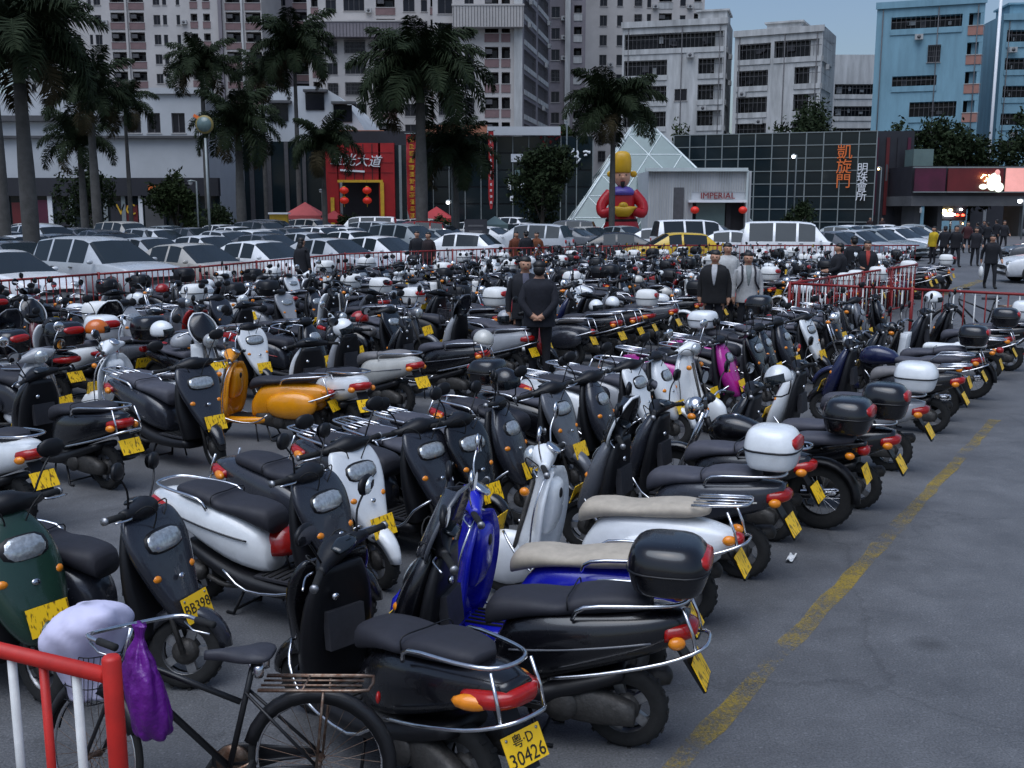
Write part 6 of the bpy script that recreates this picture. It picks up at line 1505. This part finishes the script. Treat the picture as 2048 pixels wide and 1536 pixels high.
MB().box((0, .3, .2), (2.6, .2, 1.6), "shop_dark").build("housing", lights); MB().tube([(0, .3, -.6), (0, .3, -(AT(1905, 428, Y + 6).z))], .1, "mullion", 6).build("post", lights)

# ------------------------------------------------------------------ inflatable figure, kiosks, boards, lamps
mat("vinyl_red", (.55, .012, .02), .35, var=.2, scale=1.5); mat("vinyl_yellow", (.75, .42, .01), .35, var=.2, scale=1.5); mat("vinyl_skin", (.75, .40, .26), .4); mat("vinyl_purple", (.10, .07, .35), .4)
Y = 69; x = (1240 - CXP) / FPX * Y; S = (AT(0, 310, Y).z - 0) / 5.5
t = thing("inflatable_figure", "giant inflatable robed figure with yellow hat holding a gold ingot", "inflatable", (x, Y, 0), -PI / 2); t.scale = (S,) * 3
MB().loftz([(0, 0, .85, 1.0), (.35, 0, 1.0, 1.18), (1.1, 0, .95, 1.1), (1.9, 0, .75, .85), (2.5, 0, .72, .82), (3.1, 0, .66, .80), (3.5, 0, .40, .5), (3.62, 0, .2, .25)], "vinyl_red", 22, 4, 2.2).build("robe", t)
MB().loftz([(3.05, .1, .66, .74), (3.25, .1, .70, .80), (3.5, .05, .5, .58), (3.6, 0, .3, .34)], "vinyl_purple", 18, 3, 2.1).build("collar", t)
h_ = MB().ell((.05, 0, 4.15), (.50, .50, .62), "vinyl_skin", 18, 12); h_.ell((.55, 0, 4.1), (.09, .1, .12), "vinyl_skin", 10, 6); h_ = h_.build("head", t)
f = MB()
for s in (1, -1): f.ell((.48, s * .19, 4.28), (.05, .08, .04), "ink", 10, 6)
f.ell((.5, 0, 3.9), (.05, .16, .04), "vinyl_red", 10, 6); f.build("face", h_); MB().loftz([(3.9, .46, .1, .14), (3.7, .5, .1, .12), (3.4, .5, .03, .03)][::-1], "ink", 10, 3).build("beard", h_)
hat = MB().loftz([(4.42, 0, .53, .53), (4.75, 0, .55, .56), (5.2, -.05, .52, .55), (5.55, -.10, .42, .47), (5.7, -.12, .26, .3), (5.74, -.12, .1, .12)], "vinyl_yellow", 18, 3, 2.4)
for s in (1, -1): hat.ell((-.1, s * .72, 4.35), (.08, .22, .20), "vinyl_yellow", 12, 7)
hat.ell((.44, 0, 5.0), (.06, .1, .12), "vinyl_red", 10, 6); hat.build("hat", t)
for s in (1, -1):
    MB().tube([(0, s * .70, 3.15), (.25, s * 1.25, 2.5), (.55, s * 1.2, 1.95), (.85, s * .62, 2.15)], [.38, .42, .40, .26], "vinyl_red", 14, 4).build("arm", t); MB().ell((.98, s * .50, 2.2), (.18, .2, .18), "vinyl_skin", 12, 8).build("hand", t)
g_ = MB().loftz([(1.75, 1.0, .2, .35), (1.95, 1.0, .35, .55), (2.2, 1.0, .35, .72), (2.35, 1.0, .2, .82), (2.4, 1.0, .05, .1)], "vinyl_yellow", 16, 3, 2.2); g_.ell((1.0, 0, 2.4), (.25, .3, .24), "vinyl_yellow", 12, 8); g_.build("gold_ingot", t)
MB().loftz([(1.45, 0, .88, 1.0), (1.6, 0, .88, 1.0)], "ink", 18, 1, 2.2).build("belt", t)
def canopy(label, px, py, Y, w, h, m):
    c = AT(px, py, Y); t = thing("market_canopy", label, "canopy", (c.x, Y, 0)); b = MB(); z = c.z
    b.add([(-w, -w, z - h), (w, -w, z - h), (w, w, z - h), (-w, w, z - h), (0, 0, z)], [(0, 1, 4), (1, 2, 4), (2, 3, 4), (3, 0, 4)], m, False); b.add([(-w, -w, z - h - .25), (w, -w, z - h - .25), (w, -w, z - h), (-w, -w, z - h)], [(0, 1, 2, 3)], m, False); b.build("cover", t)
    for sx_ in (1, -1):
        for sy in (1, -1): MB().tube([(sx_ * w * .95, sy * w * .95, 0), (sx_ * w * .95, sy * w * .95, z - h)], .04, "mullion", 6).build("leg", t)
mat("canopy_pink", (.50, .09, .09), .6, var=.2, scale=2)
canopy("pink-red pointed canopy beside the red shopfront", 610, 404, 72, 1.3, .9, "canopy_pink"); canopy("red canopy with gold edge left of the short palm", 873, 413, 74, 1.2, .8, "shop_red"); canopy("small red canopy at the left door post of the red shopfront", 668, 421, 76, .9, .6, "shop_red"); canopy("pale green umbrella stall behind the white saloon", 990, 432, 64, .8, .5, "pale_glass")
t = thing("yellow_kiosk", "small yellow and red promotion kiosk below the tall palms", "kiosk"); pbox(t, "panel", 540, 574, 428, 455, 66, .4, "sign_gold"); pbox(t, "base", 541, 573, 455, 478, 66, .38, "shop_red"); pbox(t, "canopy", 537, 577, 425, 428.5, 66, .7, "sign_white", -.15)
t = thing("notice_board", "dark notice board with pale lines behind the bikes near the palm trunk", "sign", G(952, 540)); MB().box((0, 0, 1.25), (.9, .06, 1.5), "shop_dark").build("board", t)
for i in range(5): MB().box((0, -.04, 1.75 - .22 * i), (.62 - .1 * (i % 2), .012, .07), "grille_metal").build("lettering", t)
for s in (1, -1): MB().tube([(s * .4, 0, 0), (s * .4, 0, .52)], .025, "mullion", 6).build("leg", t)
def lamp(label, px, py, Y, arm=.0, glow="lamp_glow", r=.11):
    c = AT(px, py, Y); t = thing("street_lamp", label, "street lamp", (c.x, Y, 0)); MB().tube([(arm, 0, 0), (arm, 0, c.z + .1), (0, 0, c.z + .15)], .055, "mullion", 8).build("post", t)
    MB().ell((0, 0, c.z), (r, r, r), glow, 12, 8).build("bulb", t); MB().lathe([(.02, .1), (r * 1.5, .05), (r * 1.5, 0)], (0, 0, c.z + .08), (0, 0, 1), "mullion", 12).build("shade", t)
lamp("lit street lamp in the crown of the large palm", 892, 187, 64, .3); lamp("low lit lamp right of the large palm trunk", 896, 405, 70, .25); lamp("lit street lamp in front of the gridded glass", 1587, 313, 74, .2); lamp("lit lamp under the pink hoarding", 2040, 402, 80, .3, r=.16); lamp("small warm lamp on a pole before the poster wall", 1757, 338, 76, .2, "lamp_warm", .07)
mat("lamp_off", (.6, .6, .58), .3)
lamp("unlit grey street lamp post beside the mall column", 381, 366, 64, .35, "lamp_off", .13); lamp("slim lamp post at the left of the red shopfront", 641, 383, 76, .1, "lamp_off", .09); lamp("pale pole between the dark glass and the pyramid", 1131, 246, 80, .1, "lamp_off", .1)
# ------------------------------------------------------------------ palms and trees
mat("palm_bark", (.10, .095, .088), .9, var=.4, scale=3, bump=.6, bscale=12)
mat("palm_shaft", (.05, .075, .03), .5, var=.3, scale=3)
mat("palm_leaf", (.020, .032, .013), .75, spec=.15, var=.45, scale=1.5)
mat("palm_dry", (.055, .045, .022), .75, spec=.15, var=.4, scale=2)
mat("leaf_dark", (.022, .036, .014), .75, spec=.15, var=.5, scale=1.2)
mat("leaf_mid", (.034, .052, .018), .75, spec=.15, var=.5, scale=1.2)
mat("bark", (.06, .05, .04), .9, var=.4, scale=5, bump=.5, bscale=15)
def frond_mesh(seed, L=3.0, droop=1.0, m="palm_leaf"):
    r = random.Random(seed); b = MB(); N = 16; P = []
    for i in range(N + 1):
        s = i / N; a = 1.0 - (2.15 * droop) * s ** 1.1
        if i == 0: P.append(Vector((0, 0, 0)))
        else: P.append(P[-1] + Vector((math.cos(a), 0, math.sin(a))) * (L / N))
    b.tube(P, [.035 * (1 - .85 * i / N) for i in range(N + 1)], m, 5)
    n = 52
    for i in range(n):
        s = .10 + .88 * i / n; q = s * N; k = min(N - 1, int(q)); p = P[k].lerp(P[k + 1], q - k); tg = (P[k + 1] - P[k]).normalized(); up = Vector((0, 1, 0)).cross(tg).normalized() * -1
        for sd_ in (1, -1):
            for ply in (0, 1):
                ln = (.72 * math.sin(PI * min(1, s * .9 + .12)) ** .6 + .12) * r.uniform(.75, 1.1) * L / 3; w = .032 * L / 3
                d = (Vector((0, sd_, 0)) * r.uniform(.75, 1) + tg * r.uniform(.35, .8) + up * (r.uniform(.1, .55) if ply else r.uniform(-.5, .1))).normalized()
                mid = p + d * ln * .55; tip = mid + (d * .7 + Vector((0, 0, -.75))).normalized() * ln * .5
                b.add([p - tg * w * .4, p + tg * w * .4, mid + tg * w, mid - tg * w, tip], [(0, 1, 2, 3), (3, 2, 4)], m, False)
    return b.mesh("frond")
FR = [frond_mesh(i, 3.0, d) for i, d in enumerate((.6, .85, 1.05, 1.2, 1.3))] + [frond_mesh(9, 2.6, 1.55, "palm_dry")]
def palm(label, px, Y, crown_py, r0=.24, fl=1.0, n=19, lean=0.0, seed=0):
    x = (px - CXP) / FPX * Y; zc = AT(px, crown_py, Y).z; r = random.Random(seed * 7 + 1)
    t = thing("palm_tree", label, "palm", (x, Y, 0), r.uniform(0, 6)); b = MB(); pts = []; rs = []
    for i in range(13):
        s = i / 12; pts.append((lean * s * s, 0, (zc - 1.1) * s)); rs.append(r0 * (1.15 - .1 * s + .18 * math.sin(PI * min(1, s * 1.3)) - (.35 * max(0, s - .6))))
    b.tube(pts, rs, "palm_bark", 14); b.build("trunk", t)
    c = MB(); top = Vector((lean, 0, zc - 1.1)); c.tube([top + Vector((0, 0, -.02)), top + Vector((0, 0, .25)), top + Vector((0, 0, .9)), top + Vector((0, 0, 1.25))], [r0 * .85, r0 * .95, r0 * .55, r0 * .25], "palm_shaft", 12); c.build("crownshaft", t)
    for i in range(n):
        k = min(4, int(5 * i / n)) if i < n - 2 else 5
        o = link("frond", FR[k], t); o.location = top + Vector((0, 0, 1.2 - .5 * i / n)); a = i * 2.4 + r.uniform(-.25, .25)
        o.rotation_euler = Euler((r.uniform(-.15, .15), -.45 + .85 * i / n + r.uniform(-.1, .1) - (.0), a), 'XYZ'); s = fl * r.uniform(.85, 1.1); o.scale = (s, s, s)
    return t
palm("thick-trunked palm with huge crown rising beside the silver estate car", 72, 36, 100, .22, 1.25, 30, seed=1)
palm("dark-leaved palm behind the thick-trunked palm", 20, 44, 40, .2, 1.3, 26, seed=14)
palm("palm with dense low crown before the mall posters", 205, 58, 200, .20, 1.1, 20, seed=2)
palm("thin palm with small crown against the mall windows", 272, 66, 215, .11, .85, 15, seed=3)
palm("dark-crowned palm in front of the mall's left wing", 180, 64, 290, .18, 1.0, 17, seed=4)
palm("tall slim palm against the lilac block, left of the thin-trunked one", 425, 70, 140, .15, 1.15, 20, seed=5)
palm("stocky palm with drooping crown left of the yellow kiosk", 490, 60, 262, .22, 1.15, 22, seed=6)
palm("palm crown tucked between the tall slim palms", 540, 78, 160, .13, 1.05, 16, seed=7)
palm("very tall thin-trunked palm by the curved hall", 605, 72, 110, .13, 1.35, 23, seed=8)
palm("short palm before the red shopfront's left edge", 655, 68, 295, .14, 1.1, 20, seed=9)
palm("largest palm with stout pale trunk and wide drooping fronds by the gold-lettered banner", 846, 58, 165, .27, 1.65, 30, seed=10)
palm("short palm with ragged crown in front of the dark glass front", 914, 62, 315, .15, 1.15, 24, seed=11)
palm("slim palm standing in front of the inflatable figure", 1221, 64, 225, .15, 1.3, 26, seed=12)
def leaf_cloud(blobs, n, size, m, seed):
    r = random.Random(seed); b = MB(); vs = []; fs = []; tot = sum(q[3] * q[4] * q[5] for q in blobs)
    for cx, cy, cz, rx, ry, rz in blobs:
        cl = [(r.gauss(0, 1), r.gauss(0, 1), r.gauss(0, 1)) for _ in range(16)]
        cl = [Vector(c).normalized() * r.uniform(.55, 1.0) for c in cl]
        for i in range(int(n * rx * ry * rz / tot)):
            c = r.choice(cl); q = c + Vector((r.gauss(0, .2), r.gauss(0, .2), r.gauss(0, .2)))
            p = Vector((cx + q.x * rx, cy + q.y * ry, cz + q.z * rz)); a = Vector((r.gauss(0, 1), r.gauss(0, 1), r.gauss(0, 1))).normalized(); e = a.cross(Vector((r.gauss(0, 1), r.gauss(0, 1), r.gauss(0, 1)))).normalized(); s = size * r.uniform(.6, 1.3); o = len(vs)
            vs += [p - a * s, p + e * s * .45, p + a * s, p - e * s * .45]; fs.append((o, o + 1, o + 2, o + 3))
    b.add(vs, fs, m, False); return b
def tree(label, px, py_top, Y, w, n=3500, m="leaf_dark", size=.2, seed=0, zbase=None, cat="tree", name="leafy_tree"):
    x = (px - CXP) / FPX * Y; zt_ = AT(px, py_top, Y).z; r = random.Random(seed); t = thing(name, label, cat, (x, Y, 0)); zb = zbase if zbase is not None else zt_ * .25
    bl = []
    for i in range(9):
        a = r.uniform(0, 6.28); q = r.uniform(.2, .75) * w; z = r.uniform(zb + .2 * (zt_ - zb), zt_ - .22 * (zt_ - zb)); s = r.uniform(.35, .6); bl.append((q * math.cos(a), q * math.sin(a), z, w * s, w * s, (zt_ - zb) * .24))
    bl.append((0, 0, zt_ - .25 * (zt_ - zb), w * .45, w * .45, .25 * (zt_ - zb)))
    leaf_cloud(bl, n, size, m, seed).build("crown", t); b = MB(); b.tube([(0, 0, 0), (.05, 0, zb + .2), (.1, .05, zt_ * .7)], [.16, .13, .05], "bark", 8)
    for i in range(5): q = bl[i]; b.tube([(.05, 0, zb + .1 * i), (q[0] * .5, q[1] * .5, (zb + q[2]) / 2 + .2), (q[0], q[1], q[2])], [.07, .05, .02], "bark", 6)
    b.build("trunk", t); return t
tree("dense round dark tree in front of the dark glass front", 1082, 285, 70, 2.4, 6500, "leaf_dark", .17, 1, 1.2)
tree("bushy low tree beside the mall column", 362, 342, 68, 1.7, 3800, "leaf_mid", .16, 2, .8)
tree("dark tree below the white flats' corner balconies", 1612, 195, 104, 3.4, 5200, "leaf_dark", .24, 3)
tree("dark tree in front of the pale blue block's lower floors", 1845, 228, 100, 3.2, 5000, "leaf_dark", .24, 4)
tree("dark tree beside the tall white mast", 1925, 262, 98, 3.0, 4200, "leaf_dark", .24, 5)
tree("dark tree at the second pale blue block", 2030, 215, 98, 3.4, 5200, "leaf_dark", .24, 6)
tree("small tree between the two stained white flats", 1545, 232, 106, 1.9, 2400, "leaf_dark", .24, 7)
tree("rounded treetop behind the curtain wall near the pyramid", 1350, 245, 104, 1.6, 2200, "leaf_mid", .24, 8)
tree("rounded treetop behind the poster wall", 1765, 240, 96, 1.9, 2600, "leaf_dark", .24, 9)
tree("shrub at the foot of the gridded glass", 1590, 398, 74, 1.2, 1800, "leaf_dark", .13, 10, .3, "shrub", "shrub")
tree("clipped shrub before the red shopfront", 705, 425, 72, 1.0, 1600, "leaf_mid", .12, 11, .2, "shrub", "shrub")
tree("shrub right of the large palm trunk", 885, 428, 68, 1.0, 1600, "leaf_mid", .12, 12, .2, "shrub", "shrub")
tree("shrub under the palms near the lamp post", 440, 405, 66, 1.4, 2200, "leaf_dark", .13, 13, .2, "shrub", "shrub")
tree("dark shrub behind the thin palm by the mall", 180, 330, 70, 1.9, 3000, "leaf_dark", .15, 14, .8, "shrub", "shrub")
tree("rooftop greenery on the dark glass front", 1120, 250, 90, 1.0, 900, "leaf_mid", .14, 15, 8.0, "plant", "roof_plant")
